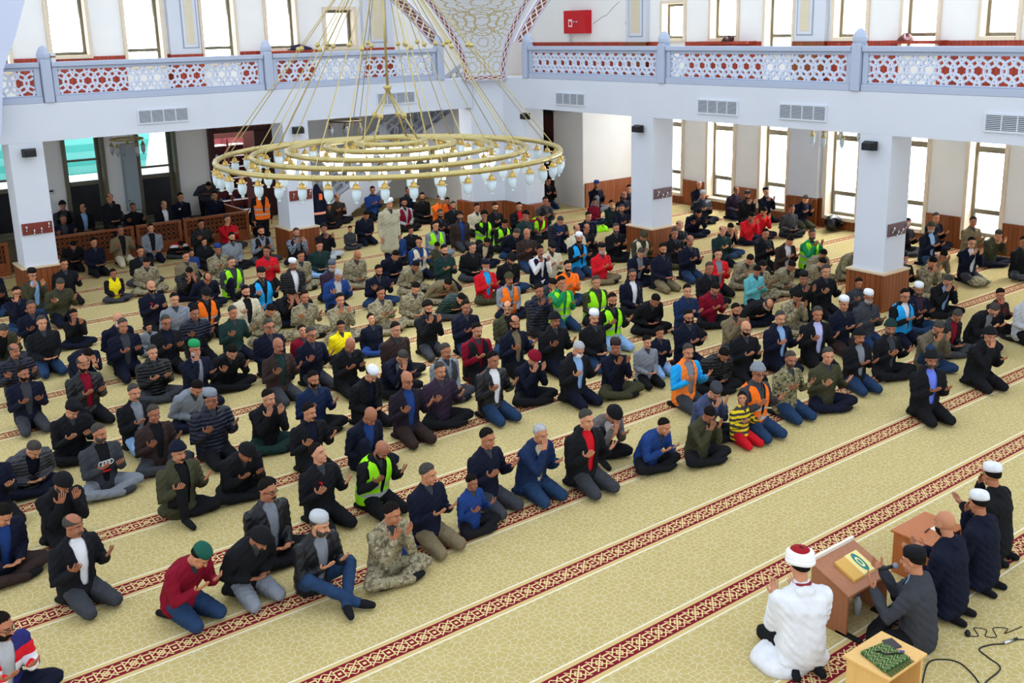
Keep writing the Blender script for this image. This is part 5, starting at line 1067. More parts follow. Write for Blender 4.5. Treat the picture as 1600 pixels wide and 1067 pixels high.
# ================================================================ the congregation: x | y | base z | heading | size | pose | hair | top | style | shirt | trousers | extras | skin | label
PEOPLE = """
6.71|28.79|0.30|-3.12|1.00|X0ln0|Bbk|dg|n||bk|vest=bk p|0|sitting man with black beanie in black vest, behind and right of the left column
6.17|26.70|0.30|-3.13|1.03|X1wn0|g|nv|n|dg|bk|M p|3|man with grey hair and moustache in navy jacket, behind and right of the left column
6.99|27.91|0.30|-3.11|1.00|X0ln40|ba|bk|s|lb|bk|p|2|sitting man with balding head in black suit, behind and right of the left column
7.76|27.91|0.30|-3.14|0.98|X0wn0|d|dg|n|wh|bk|Bd p|1|man with dark hair and beard in dark grey jacket, behind the boy in yellow shirt
7.26|26.35|0.30|-3.06|1.01|C0ln0|bg|bk|n||bk|p|0|seated man with balding grey head in black top, behind the boy in yellow shirt
8.07|27.21|0.30|-3.20|0.98|X0wn0|g|bk|n|bk|bk|p|3|sitting man with grey hair in black jacket, behind the boy in yellow shirt
8.78|26.93|0.30|-3.08|0.98|X0ln0|bg|bk|s|wh|bk|p|2|sitting man with balding grey head in black suit, behind and left of the blue-capped soldier
5.99|25.30|0.00|-3.23|0.91|K2ld0|d|bk|n||bk|b1|1|bowed boy with dark hair in black top, right of the left column
6.26|24.44|0.00|-3.01|0.93|K0ln0|d|nv|n||bk|b1|0|boy with dark hair in navy top, behind and left of the boy in yellow shirt
7.09|25.13|0.00|-3.11|1.01|K0wn0|g|khaki|n|bk|be||3|kneeling man with grey hair in khaki jacket, behind the boy in yellow shirt
7.79|25.02|0.00|-3.26|0.98|K0ln0|z|gy|n|bk|nv||2|kneeling man with cropped hair in grey jacket, left of the blue-capped soldier
6.81|22.78|0.00|-3.24|1.00|X0ln0|d|bk|n||dg||1|man with dark hair in black top, behind and right of the boy in yellow shirt
6.62|21.93|0.00|-3.19|0.98|X1ld0|d|cm|n||cm||0|sitting soldier with dark hair in camouflage, behind the man with crescent badge
5.88|21.72|0.00|-3.12|0.78|X0ln0|d|ye|n||dg|b sleeves=bk|3|sitting boy with dark hair in yellow top, left of the man with crescent badge
5.76|18.92|0.00|-3.02|1.00|K0dn0|bb|nv|n||bk|crescent Bd|2|man with bald head and beard in navy top, right of the boy in yellow shirt
5.04|22.17|0.00|-3.06|1.00|K0wn0|d|bk|n||bk||1|kneeling man with dark hair in black top, ahead and right of the left column
3.76|22.96|0.00|-3.05|1.00|X0dn0|Kbk|nv|n||bk|Bg|0|sitting man with black skullcap and grey beard in navy top, left of the left column
3.67|22.32|0.00|-3.13|1.00|X0dn0|d|bk|n||jn||3|sitting man with dark hair in black top, ahead and left of the left column
4.35|21.91|0.00|-2.96|1.03|X0hn0|Kbk|ol|n|lb|jn|Gl|2|man with black skullcap and glasses in olive jacket, ahead and left of the left column
4.52|20.64|0.00|-3.03|1.02|K1wd0|g|ol|n||nv|badge|1|kneeling man with grey hair in olive top, ahead and right of the left column
3.80|20.64|0.00|-3.14|0.99|X0mn0|d|nv|n||jn|Gl Bd|0|man with dark hair and glasses in navy top, ahead and left of the left column
3.69|18.97|0.00|-3.17|0.99|K0dn0|g|nv|n||dg||3|kneeling man with grey hair in navy top, in front of the left column
3.55|17.65|0.00|-3.08|1.02|K0ln0|g|bk|n||jn||2|kneeling man with grey hair in black top, in front of the left column
4.33|18.91|0.00|-3.10|0.82|X1hn0|d|bk|n||nv|b stripe|1|boy with dark hair in black top, ahead and left of the boy in yellow shirt
3.03|18.69|0.00|-2.96|1.03|X2wd0|g|ol|n|bk|dg||0|bowed man with grey hair in olive jacket, in front of the left column
2.87|16.42|0.00|-3.10|0.97|K0wn-20|bg|nv|p||bk|M|3|man with balding grey head in navy padded jacket, in front of the left column
4.59|17.17|0.00|-3.08|1.02|K1ln0|bb|nv|n||nv|Mk|2|man with bald head in navy top, ahead and left of the man with crescent badge
4.51|16.51|0.00|-3.09|1.03|K0dn0|g|nv|n|dg|nv||1|man with grey hair in navy jacket, ahead and left of the man with crescent badge
5.22|17.50|0.00|-3.06|0.64|X0ln0|d|gy|n||gy|c girl|0|sitting child with dark hair in grey top, behind and left of the green-capped man
5.12|16.26|0.00|-3.13|1.02|K0dn0|g|bk|n|nv|bk|Gl|3|man with grey hair and glasses in black jacket, behind and left of the green-capped man
4.53|15.18|0.00|-3.10|0.98|X0dn0|g|bk|p||dg||2|sitting man with grey hair in black padded jacket, left of the green-capped man
3.44|14.87|0.00|-2.96|1.03|K0dn0|bg|bk|l|mr|bk|Bd|1|man with balding grey head in black leather jacket, behind the man with ring print
3.88|16.82|0.00|-3.12|0.98|K3fd-20|d|nv|n||nv||0|bowed man with dark hair in navy top, behind the man with ring print
2.72|15.15|0.00|-3.12|0.98|K0dn-20|d|nv|n|dg|dg|Bd|3|man with dark hair in navy jacket, behind and left of the man with ring print
2.91|13.63|0.00|-3.08|1.02|X1dd-20|Kbk|bk|n||bk|stripe|2|man with black skullcap in black top, behind and left of the man with ring print
2.93|12.33|0.00|-3.00|1.00|X0dn-20|g|dg|n|bk|gy|Bg rings|1|sitting man with grey hair and grey beard in dark grey jacket, behind the white-shirted man
3.66|13.30|0.00|-2.96|0.98|K0dn0|g|bk|n|gy|lb|M|0|man with grey hair in black jacket, behind and right of the man with ring print
3.67|12.58|0.00|-2.97|0.98|X0wn0|g|br|n|bk|dg||3|sitting man with grey hair in brown jacket, right of the man with ring print
2.21|12.95|0.00|-2.99|0.98|X2ld-20|g|dg|p|nv|nv||2|man with grey hair in dark grey padded jacket, left of the man with ring print
2.17|11.19|0.00|-3.00|0.98|K1hd-20|Bbk|bk|n||bk|long Bg|1|kneeling man with black beanie and grey beard in black long coat, behind the white-shirted man
1.49|10.94|0.00|-2.85|1.03|X1ld-20|d|nv|s|bl|br||0|sitting man with dark hair in navy suit, left of the white-shirted man
1.98|9.84|0.00|-2.81|0.99|K0wn-20|bg|bk|s|wh|dg|M|3|man with balding grey head in black suit, in front of the man with ring print
1.71|12.34|0.00|-2.98|0.98|K0dn-20|d|nv|n||bk||2|kneeling man with dark hair in navy top, left of the man with ring print
1.04|8.67|0.00|-2.82|1.02|X1dn-20|d|strp|n|lg|nv|Gl Bd|1|man with dark hair in red, white and navy striped jacket, left of the front-row soldier
2.68|8.96|0.00|-2.78|0.98|K2dd-20|Kdgn2|mr|n||jn||0|bowed man with dark green skullcap in maroon top, left of the man in fur-collared coat
3.32|8.93|0.00|-2.98|0.98|K2ld-20|Bbk|bk|n||gy|long Bg|3|man with black beanie in black long coat, right of the red-jacketed man in green cap
3.89|8.58|0.00|-2.97|1.02|G1dn-20|Klg|bk|l|gy|jn|Bg|2|man with light grey skullcap in black leather jacket, right of the man in fur-collared coat
4.59|8.36|0.00|-3.06|0.99|X1hn-20|d|cm|n||cm|blueb|1|sitting soldier with dark hair in camouflage, in front of the bald man in lime vest
5.25|8.61|0.00|-2.97|0.98|K0dn-20|g|nv|n||khaki||0|kneeling man with grey hair in navy top, left of the boy with red zip
5.23|9.72|0.00|-2.99|0.98|K1wd0|bb|bk|n||bk|vest=lm Bd|3|kneeling man with bald head and beard in lime vest, behind the front-row soldier
4.60|9.81|0.00|-3.00|0.99|K0wu-20|d|bk|n||bk|crescent|2|kneeling man with dark hair in black top, left of the bald man in lime vest
3.81|9.47|0.00|-2.96|1.03|X0ln-20|d|bk|l|gy|bk|Gl M|1|man with dark hair and glasses in black leather jacket, behind the man in fur-collared coat
3.44|11.07|0.00|-2.89|1.00|U0wn0|Bnv|ol|n|bk|bk|M long|0|man with navy beanie in olive long coat, right of the man with ring print
4.17|11.17|0.00|-3.08|0.98|X2dd-20|Bbk|bk|n||bk|long|3|bowed man with black beanie in black long coat, behind the man in fur-collared coat
9.54|27.79|0.30|-3.09|1.02|X0ln0|d|nv|n||nv|p badge|2|sitting man with dark hair in navy top, behind and left of the blue-capped soldier
10.50|28.46|0.00|-3.25|0.98|S3ld0|d|dg|n||bk|behind|1|bowed man with dark hair in dark grey top, behind the blue-capped soldier
10.36|27.40|0.30|-3.07|1.01|X0ln40|d|nv|n||bk|p|0|sitting man with dark hair in navy top, behind the blue-capped soldier
8.90|24.66|0.00|-3.05|0.98|K0wn0|d|bk|p||bk||3|kneeling man with dark hair in black padded jacket, behind and left of the blue-capped soldier
9.77|25.10|0.00|-3.15|1.02|X0mn0|g|rd|n||dg||2|sitting man with grey hair in red top, behind the blue-capped soldier
8.42|25.07|0.00|-3.25|0.80|X3ld0|d|rw|n||dg|b|1|bowed boy with dark hair in red and white top, left of the blue-capped soldier
8.44|23.27|0.00|-3.04|0.78|K0ln0|d|bk|n||bk|b greenzip|0|kneeling boy with dark hair in black top, behind and left of the blue-capped soldier
8.20|21.83|0.00|-3.10|0.98|X0dn0|Kbl|cm|n||cm||3|sitting soldier with blue skullcap in camouflage, behind and left of the lime-vested man with moustache
8.97|22.90|0.00|-3.08|0.99|X0ln0|d|gy|n||bk|Bd|2|man with dark hair and beard in grey top, behind and right of the blue-capped soldier
7.93|22.72|0.00|-3.20|0.66|K0ln0|d|bl|n||bk|c|1|kneeling child with dark hair in blue top, left of the blue-capped soldier
7.39|21.59|0.00|-3.08|0.98|X0ln0|d|khaki|n||khaki||0|sitting man with dark hair in khaki top, left of the blue-capped soldier
7.10|20.85|0.00|-3.20|0.97|X2fd0|d|bk|p||nv||3|bowed man with dark hair in black padded jacket, right of the man with crescent badge
7.85|20.20|0.00|-3.06|1.00|U0ln0|g|dg|n||nv|vest=lm M|2|man with grey hair and moustache in lime vest, ahead and right of the blue-capped soldier
7.14|19.96|0.00|-3.19|1.01|X2ld0|ba|nv|n||nv||1|bowed man with balding head in navy top, behind the beanied man in orange vest
9.75|22.96|0.00|-3.25|1.03|X0dn0|d|gy|n||dg|vest=bk Bd|0|man with dark hair in black vest, behind and left of the man in red tracksuit
8.79|20.50|0.00|-3.22|0.97|K0dn40|z|rd|n||bk||3|kneeling man with cropped hair in red top, behind the old man in cyan vest
11.14|26.29|0.00|-3.30|1.00|K0ln0|d|bk|n||bk|vest=or Bd Gl|2|man with dark hair and glasses in orange vest, behind and left of the second column
10.37|24.22|0.00|-3.21|0.98|S0nn0|d|bk|n||bk|vest=or|1|standing man with dark hair in orange vest, behind and left of the second column
10.34|22.26|0.00|-3.28|1.00|X0hn0|g|plaid|n||nv|vest=bk Bg|0|man with grey hair in black vest, behind and right of the man in red tracksuit
8.59|18.82|0.00|-3.07|0.99|K0ln0|Kwh|bk|p|wh|bk|M|3|man with white skullcap in black padded jacket, right of the old man in cyan vest
7.87|18.73|0.00|-3.11|1.03|X0wn0|Kbk|bk|n||nv|vest=cy Bg|2|man with black skullcap in cyan vest, in front of the man in red tracksuit
9.28|19.98|0.00|-3.15|1.01|X1ln0|d|cm|n||cm||1|sitting soldier with dark hair in camouflage, right of the man in red tracksuit
10.14|20.74|0.00|-3.30|0.98|X1ln0|d|dgn|n||lb||0|sitting man with dark hair in dark green top, ahead and right of the second column
11.11|22.33|0.00|-3.10|0.97|X0hu20|Bbk|bk|n||lg||3|sitting man with black beanie in black top, right of the second column
12.12|22.90|0.00|-3.10|0.67|X0ln20|d|dg|n||dg|c|2|sitting child with dark hair in dark grey top, ahead and left of the standing man
12.69|23.19|0.00|-3.19|0.97|K1ld0|d|nv|n||nv||1|kneeling man with dark hair in navy top, ahead and left of the standing man
11.61|20.00|0.00|-3.16|1.00|S0nn60|Kwh|coat|n||nv|long|0|standing man with white skullcap in pale khaki long coat, right of the second column
13.06|25.87|0.00|-3.09|0.79|X0ln20|d|bk|n||bk|b|3|sitting boy with dark hair in black top, behind and right of the second column
13.62|26.41|0.00|-3.21|0.97|X0dn0|bg|br|n||bk||2|sitting man with balding grey head in brown top, left of the standing man
14.66|26.18|0.00|-3.14|1.01|K0dn20|d|bl|n||bk||1|kneeling man with dark hair in blue top, behind and left of the standing man
14.45|24.06|0.00|-3.19|1.01|X0ln20|d|lg|n||bk|vest=mr Bd|0|sitting man with dark hair and beard in maroon vest, right of the standing man
15.65|25.81|0.00|-3.15|1.02|X0ln20|d|nv|n||nv|stripe|3|sitting man with dark hair in navy top, behind and right of the standing man
15.45|24.70|0.00|-3.21|0.99|X0ln20|d|bk|n||bk|Bd|2|sitting man with dark hair and beard in black top, right of the standing man
15.49|23.85|0.00|-3.17|1.02|X0mn20|d|or|n||bk||1|sitting man with dark hair in orange top, left of the corner pier
16.04|24.29|0.00|-3.19|0.80|X0ln20|d|rd|n||bk|b|0|sitting boy with dark hair in red top, left of the corner pier
14.20|21.88|0.00|-3.23|1.02|X0dn0|g|bk|n||nv|Bd|3|sitting man with grey hair and beard in black top, right of the standing man
13.23|20.61|0.00|-3.27|1.01|X0ln0|d|gy|n||gy|vest=lm|2|sitting man with dark hair in lime vest, ahead and right of the standing man
12.92|21.25|0.00|-3.21|0.80|X0ln0|d|bk|n||bk|b|1|sitting boy with dark hair in black top, ahead and right of the standing man
11.73|19.00|0.00|-3.19|0.97|K0dn40|d|bl|n||nv|vest=be|0|kneeling man with dark hair in beige vest, ahead and right of the standing man
12.33|19.22|0.00|-3.14|0.82|X0ld20|d|ol|n||bk|b|3|sitting boy with dark hair in olive top, left of the man in red and cyan
11.58|17.75|0.00|-3.25|1.01|K0dn0|d|dgn|n||bk|Bd|2|man with dark hair in dark green top, left of the man in red and cyan
10.27|19.32|0.00|-3.18|1.01|X1ld0|bb|cm|n||cm||1|sitting soldier with bald head in camouflage, in front of the standing man
11.05|19.19|0.00|-3.13|1.00|X2ld0|d|nv|n||nv||0|bowed man with dark hair in navy top, in front of the standing man
10.87|18.07|0.00|-3.15|0.98|X2ld0|d|cm|n||cm||3|bowed soldier with dark hair in camouflage, left of the man in red and cyan
9.38|18.74|0.00|-3.15|0.97|X1dn0|Kdgy|pu|n||bk|Gl Bw|2|man with slate grey skullcap in dark plum top, right of the man in red tracksuit
9.86|17.63|0.00|-3.26|1.00|X1wn0|d|nv|n||jn|Bd|1|man with dark hair in navy top, behind and right of the boy in yellow hoodie
8.90|17.59|0.00|-3.17|1.01|K1wd0|w|bl|s|lg|nv||0|kneeling man with white hair in blue suit, behind the boy in yellow hoodie
12.09|20.62|0.00|-3.12|1.01|X1ld20|d|bl|n||bk||3|sitting man with dark hair in blue top, in front of the standing man
15.25|22.80|0.00|-3.38|0.99|X0ln0|g|bk|n||bk|Bg|2|sitting man with grey hair and grey beard in black top, left of the corner pier
14.12|20.83|0.00|-3.21|0.99|K0nu20|Bbk|br|n|bl|dg|Bg long|1|man with black beanie in brown long coat, ahead and left of the corner pier
15.51|22.07|0.00|-3.35|0.98|X0ln0|d|be|n||bk||0|sitting man with dark hair in beige top, ahead and left of the corner pier
14.84|20.82|0.00|-3.22|1.02|X0mn20|c|bk|n||bk|vest=lm|3|sitting man with curly hair in lime vest, ahead and left of the corner pier
15.53|21.29|0.00|-3.18|1.00|K0dn20|d|bk|n||bk|Bd|2|kneeling man with dark hair and beard in black top, in front of the corner pier
14.81|20.03|0.00|-3.23|0.99|X1dd20|d|bk|n||bk|vest=lm|1|sitting man with dark hair in lime vest, in front of the corner pier
16.12|21.01|0.00|-3.30|0.98|K0dn20|d|bk|n|rd|bk||0|kneeling man with dark hair in black jacket, right of the corner pier
15.59|20.07|0.00|-3.18|1.02|X0dn60|c|dgn|n||bk||3|sitting man with curly hair in dark green top, ahead and right of the corner pier
14.51|19.27|0.00|-3.30|1.02|X2ld0|g|nv|n||jn||2|bowed man with grey hair in navy top, ahead and right of the corner pier
13.98|17.96|0.00|-3.32|1.00|K0dn0|bb|br|n||jn||1|kneeling man with bald head in brown top, left of the white-capped man in cyan
16.41|20.65|0.00|-3.29|0.98|X2ld20|d|mr|n||bk|vest=lm|0|man with dark hair in lime vest, behind and left of the white-capped man in cyan
17.02|21.03|0.00|-3.21|1.02|K0dn20|d|dg|n||gy|vest=bk|3|kneeling man with dark hair in black vest, right of the corner pier
18.21|23.05|0.00|-3.18|0.91|X0fn20|Klg|bl|n||bk|b1|2|sitting boy with light grey skullcap in blue top, right of the corner pier
19.49|23.89|0.00|-3.38|0.99|K0dn0|d|bk|n||jn||1|kneeling man with dark hair in black top, right of the corner pier
15.73|18.97|0.00|-3.35|1.00|K1dd0|g|nv|p|bl|nv||0|kneeling man with grey hair in navy padded jacket, behind the man in orange jacket
13.41|18.97|0.00|-3.27|0.98|X2ld0|d|bk|n|be|nv|Bd|3|man with dark hair and beard in black jacket, behind the man in red and cyan
12.50|18.12|0.00|-3.24|1.01|X1ln0|g|bk|n||dg||2|man with grey hair in black top, behind and left of the man in olive cap
11.64|16.35|0.00|-3.16|0.99|X0dn20|Knv|rd|n|cy|ol|Bw|1|man with navy skullcap in red jacket, behind and left of the man in olive cap
12.46|16.69|0.00|-3.27|1.03|X1ld0|Bbk|bk|n||jn|Bd|0|sitting man with black beanie and beard in black top, behind the man in olive cap
13.13|16.42|0.00|-3.38|0.97|K0hn0|d|wh|n||nv|vest=nv M|3|man with dark hair in navy vest, behind and left of the man in orange jacket
13.74|16.79|0.00|-3.39|1.02|X0dd0|Kbk|be|n||bk|Bd|2|man with black skullcap in beige top, ahead and left of the white-capped man in cyan
14.47|16.72|0.00|-3.27|1.01|K0dn20|Kwh|bk|n||jn|vest=cy Bd|1|man with white skullcap and beard in cyan vest, left of the white-bearded man in red
15.14|17.57|0.00|-3.22|0.99|K0dn20|ba|be|n|gy|bk||0|man with balding head in beige jacket, behind and right of the white-capped man in cyan
11.35|15.17|0.00|-3.33|0.97|X0ln0|Bol|gy|n||nv|vest=or M|3|man with olive beanie in orange vest, right of the man in red and cyan
12.81|15.15|0.00|-3.39|1.00|X0dn0|d|or|n||jn|Bd|2|sitting man with dark hair and beard in orange top, behind the man filming by phone
11.57|13.88|0.00|-3.33|1.02|K0cn0|d|gn|n||jn|vest=lm|1|kneeling man with dark hair in lime vest, in front of the man in orange jacket
12.07|14.92|0.00|-3.37|0.98|X2md0|d|dg|n||bk||0|bowed man with dark hair in dark grey top, left of the man filming by phone
10.93|13.74|0.00|-3.26|1.01|K0hn0|d|nv|p||bk||3|kneeling man with dark hair in navy padded jacket, left of the man filming by phone
10.00|13.46|0.00|-3.18|1.01|X0ln40|ba|ol|n|bk|jn|Gl M|2|man with balding head in olive jacket, in front of the man in olive cap
9.33|12.39|0.00|-3.10|1.02|K0wn20|ba|nv|n|khaki|bk|Bd|1|man with balding head in navy jacket, in front of the man in olive cap
8.68|12.49|0.00|-3.25|1.01|K0dn0|d|mr|n||bk|M vest=bk|0|man with dark hair in black vest, ahead and left of the man in olive cap
9.35|13.75|0.00|-3.27|1.00|K0dn0|d|nv|n||jn||3|man with dark hair in navy top, ahead and left of the man in olive cap
10.46|15.91|0.00|-3.22|0.97|X3ld0|d|dgn|p||dg||2|man with dark hair in dark green padded jacket, left of the man in olive cap
10.92|17.00|0.00|-3.30|1.01|X3ld0|d|khaki|n||cm||1|bowed man with dark hair in khaki top, left of the man in olive cap
8.85|14.16|0.00|-3.22|0.99|K0hn0|c|bk|n||dg|Bd|0|man with curly hair and beard in black top, right of the boy in yellow hoodie
9.93|12.11|0.00|-3.22|1.01|K0wn0|Bbk|bk|n||nv|M long|3|man with black beanie in black long coat, behind and left of the masked man
9.26|10.82|0.00|-3.15|1.01|K0wd0|w|bk|n|lb|nv|Mk long|2|man with white hair in black long coat, in front of the man filming by phone
7.90|12.23|0.00|-3.08|0.99|X0ln0|g|gy|n||dg|vest=dg M|1|man with grey hair and moustache in dark vest, right of the white-capped man in suit
7.32|11.48|0.00|-3.23|1.02|X0wn0|g|pu|n||bk|M|0|man with grey hair in dark plum top, right of the white-capped man in suit
7.97|11.13|0.00|-3.10|1.03|K0wn0|d|bk|l|wh|jn||3|kneeling man with dark hair in black leather jacket, left of the masked man
8.79|11.35|0.00|-3.20|0.98|X1hd0|Bmr|nv|n||bk||2|sitting man with maroon beanie in navy top, left of the masked man
6.26|8.93|0.00|-2.95|1.01|K0wn0|d|nv|n||dg||1|man with dark hair in navy top, behind and right of the boy with red zip
6.86|8.81|0.00|-3.07|0.99|K1mn0|w|bl2|n|be|jn|long|0|kneeling man with white hair in dark blue long coat, left of the red-scarfed man
5.82|8.60|0.00|-2.95|0.74|X0wn0|d|bl|n||bk|b2 redzip|3|sitting boy with dark hair in blue top, right of the front-row soldier
7.48|8.59|0.00|-3.14|1.03|K0wn0|g|bk|n|rd|dg|long|2|kneeling man with grey hair in black long coat, left of the boy in blue knit
8.23|9.16|0.00|-3.25|1.01|U2md0|Bbk|brg|n|wh|bk||1|bowed man with black beanie in taupe jacket, right of the red-scarfed man
8.49|8.52|0.00|-3.13|0.91|X2dn0|z|bl|n||bk|b1|0|bowed boy with cropped hair in blue top, right of the red-scarfed man
9.13|8.25|0.00|-3.19|0.91|X1hd20|d|ol|n||bk|b1 just|3|sitting boy with dark hair in olive top, right of the boy in blue knit
9.71|8.69|0.00|-3.18|0.98|X1hd20|Kdg|bg2|n||bk||2|man with dark grey skullcap in slate blue top, ahead and left of the lavender-shirted man
10.31|8.34|0.00|-3.19|1.03|K0wn20|Bgy|dg|n||jn|vest=or Gl|1|man with grey beanie and glasses in orange vest, left of the camouflage jacket and jeans
9.94|8.24|0.00|-3.23|0.72|K0wu40|d|strp2|n||rd|b2|0|kneeling boy with dark hair in yellow striped top, right of the boy in blue knit
11.16|8.46|0.00|-3.25|0.99|K0wn20|g|cm2|n||jn|Bg|3|man with grey hair in camouflage, right of the grey-beanied man in orange vest
11.87|8.34|0.00|-3.42|1.02|X0wn20|g|ol|n||nv||2|sitting man with grey hair in olive top, right of the camouflage jacket and jeans
12.84|8.48|0.00|-3.42|0.97|K0dn20|Bbk|bk|n|gy|jn|M|1|man with black beanie and moustache in black jacket, ahead and right of the lavender-shirted man
10.33|9.61|0.00|-3.22|1.00|K0wn20|g|or2|n|gy|dg|M sleeves=cy|0|man with grey hair in orange and cyan jacket, behind the boy in blue knit
11.19|9.88|0.00|-3.43|1.00|X2ld0|d|bk|p||bk|Bd|3|man with dark hair in black padded jacket, right of the man in orange and cyan
10.61|10.69|0.00|-3.38|0.81|K0ln0|d|gy|n||bk|b|2|kneeling boy with dark hair in grey top, left of the man in orange and cyan
11.10|10.90|0.00|-3.37|0.81|K0dn0|d|nv|n||lb|b|1|kneeling boy with dark hair in navy top, right of the masked man
11.69|10.87|0.00|-3.23|0.99|K0dn20|d|nv|n||nv|Gl Bd|0|man with dark hair and glasses in navy top, behind the man in orange and cyan
9.96|10.71|0.00|-3.33|0.98|X0hn0|Kbr|nv|n|bk|ol||3|sitting man with brown skullcap in navy jacket, right of the masked man
10.52|11.83|0.00|-3.20|1.00|K0ln20|Kwh|bk|n||jn|M|2|kneeling man with white skullcap and moustache in black top, behind the masked man
11.43|12.38|0.00|-3.23|1.02|K0wn20|d|bk|n||lb|vest=lm Bd|1|man with dark hair and beard in lime vest, right of the man filming by phone
12.29|13.73|0.00|-3.28|1.03|X0ln20|g|ol|n||bk|vest=lm|0|sitting man with grey hair in lime vest, right of the man filming by phone
12.59|12.70|0.00|-3.40|1.03|X2ld0|d|bk|n||bk||3|bowed man with dark hair in black top, right of the young man in lime vest
12.92|12.04|0.00|-3.31|0.98|K0dn20|d|bl2|n||bk||2|man with dark hair in dark blue top, right of the young man in lime vest
13.26|13.78|0.00|-3.25|0.99|X0ln20|g|nv|s|wh|bk|Gl|1|man with grey hair in navy suit, ahead and right of the white-bearded man in red
13.73|12.22|0.00|-3.33|1.01|X1dd20|d|mr|n||bk|Gl|0|man with dark hair in maroon top, ahead and left of the boy in teal
14.67|13.09|0.00|-3.33|1.02|X0ln20|g|bk|n||bk||3|sitting man with grey hair in black top, left of the boy in teal
14.92|15.34|0.00|-3.34|0.99|X1dd20|g|nv|s|gy|nv||2|sitting man with grey hair in navy suit, right of the white-bearded man in red
14.95|14.63|0.00|-3.22|1.02|K0ln20|d|nv|n||khaki|Bd|1|kneeling man with dark hair and beard in navy top, in front of the middle column
14.44|15.95|0.00|-3.21|0.98|X0dn20|Kbk|rd|n||khaki|Bw|0|man with black skullcap in red top, right of the white-capped man in cyan
15.95|14.79|0.00|-3.33|1.03|K0dn20|bg|nv|n||jn|M|3|man with balding grey head in navy top, ahead and right of the middle column
15.49|13.58|0.00|-3.42|1.00|K0dn20|d|rd|n|gy|bk||2|kneeling man with dark hair in red jacket, left of the boy in teal
16.20|16.56|0.00|-3.32|1.00|X1dd20|Bol|ol|n||bk|vest=be|1|sitting man with olive beanie in beige vest, ahead and left of the middle column
16.16|17.32|0.00|-3.43|1.01|X0dn0|g|bk|n||bk|Bg|0|man with grey hair in black top, behind and right of the white-bearded man in red
16.63|15.89|0.00|-3.33|1.03|X0dn20|g|bk|n||ol||3|sitting man with grey hair in black top, ahead and right of the middle column
17.20|16.28|0.00|-3.26|0.99|K0dn20|bg|bk|n||bk||2|kneeling man with balding grey head in black top, right of the middle column
15.73|17.98|0.00|-3.30|1.00|X1dn20|ba|bk|n||bk||1|man with balding head in black top, behind and right of the white-capped man in cyan
16.49|18.74|0.00|-3.41|1.01|K1ln0|d|nv|n||bk||0|man with dark hair in navy top, behind and right of the white-capped man in cyan
18.90|21.12|0.00|-3.34|0.80|X0ln20|d|mr|n||jn|b|3|boy with dark hair in maroon top, behind and right of the white-capped man in cyan
18.94|20.49|0.00|-3.22|0.82|X0hn20|d|dgn|n||bk|b|2|sitting boy with dark hair in dark green top, left of the middle column
19.62|20.69|0.00|-3.33|0.99|X0dn20|bg|nv|n||nv|Bd|1|man with balding grey head in navy top, behind and left of the middle column
18.16|19.25|0.00|-3.34|0.98|X0dn40|g|nv|n||bk|Bg|0|sitting man with grey hair and grey beard in navy top, left of the middle column
20.24|22.55|0.00|-3.22|1.02|U0mn20|Kbl|nv|n||gy|Bg|3|man with blue skullcap in navy top, behind and left of the middle column
20.53|21.44|0.00|-3.38|1.00|X0dn20|d|nv|n||bk||2|sitting man with dark hair in navy top, behind and left of the middle column
22.55|20.55|0.00|-3.33|0.98|X0dn20|w|nv|n||nv||1|man with white hair in navy top, behind and left of the two men in red
21.09|19.07|0.00|-3.45|1.03|X0dn20|Klg|nv|p||nv||0|man with light grey skullcap in navy padded jacket, left of the two men in red
19.56|18.01|0.00|-3.47|1.02|X2wd20|d|nv|n||nv|Bd|3|bowed man with dark hair and beard in navy top, right of the middle column
17.47|15.19|0.00|-3.42|0.98|K0dn20|ba|dgn|n||bk||2|man with balding head in dark green top, behind and left of the boy in teal
18.31|15.80|0.00|-3.40|1.01|X1fd20|d|bk|n||jn||1|man with dark hair in black top, ahead and left of the two men in red
21.63|17.97|0.00|-3.34|0.99|K0hn20|Kdg|bk|n||bk|Bd|0|man with dark grey skullcap and beard in black top, behind the two men in red
22.16|18.89|0.00|-3.31|0.98|K1ln20|bg|pu|n||nv||3|kneeling man with balding grey head in dark plum top, right of the middle column
22.42|17.94|0.00|-3.38|0.98|K0hu20|Knv|nv|n||bk||2|man with navy skullcap in navy top, behind and right of the two men in red
19.84|16.41|0.00|-3.45|0.99|X1hd20|d|rd|n||nv|Bd|1|man with dark hair in red top, left of the far man in lime vest
20.58|16.65|0.00|-3.39|1.00|X1hd20|d|rd|n||nv|Bd|0|man with dark hair and beard in red top, right of the two men in red
21.28|16.29|0.00|-3.41|0.99|X1ln20|g|dg|n||bk||3|sitting man with grey hair in dark grey top, right of the two men in red
22.42|16.73|0.00|-3.48|1.00|K1dd20|g|nv|n||ol||2|kneeling man with grey hair in navy top, behind the far man in lime vest
17.86|14.30|0.00|-3.34|0.98|K0dn20|d|bk|n||bk|M|1|man with dark hair in black top, ahead and right of the two men in red
17.75|13.67|0.00|-3.38|1.01|K1dd20|d|br|n|wh|bk||0|kneeling man with dark hair in brown jacket, left of the far man in lime vest
18.37|13.44|0.00|-3.36|1.02|K0hn20|g|gn|n||bk|vest=lm Bg|3|man with grey hair in lime vest, right of the two men in red
16.33|13.66|0.00|-3.43|1.02|X2dd20|d|cm|n||cm||2|bowed soldier with dark hair in camouflage, in front of the two men in red
15.22|12.40|0.00|-3.29|0.91|K0dd20|d|tl|n||bk|b1|1|kneeling boy with dark hair in teal top, in front of the two men in red
15.75|12.77|0.00|-3.41|1.02|X1dd20|d|cm|n||cm||0|sitting soldier with dark hair in camouflage, right of the boy in teal
16.49|12.78|0.00|-3.28|0.99|X2ld20|d|cm|n||cm||3|bowed soldier with dark hair in camouflage, right of the boy in teal
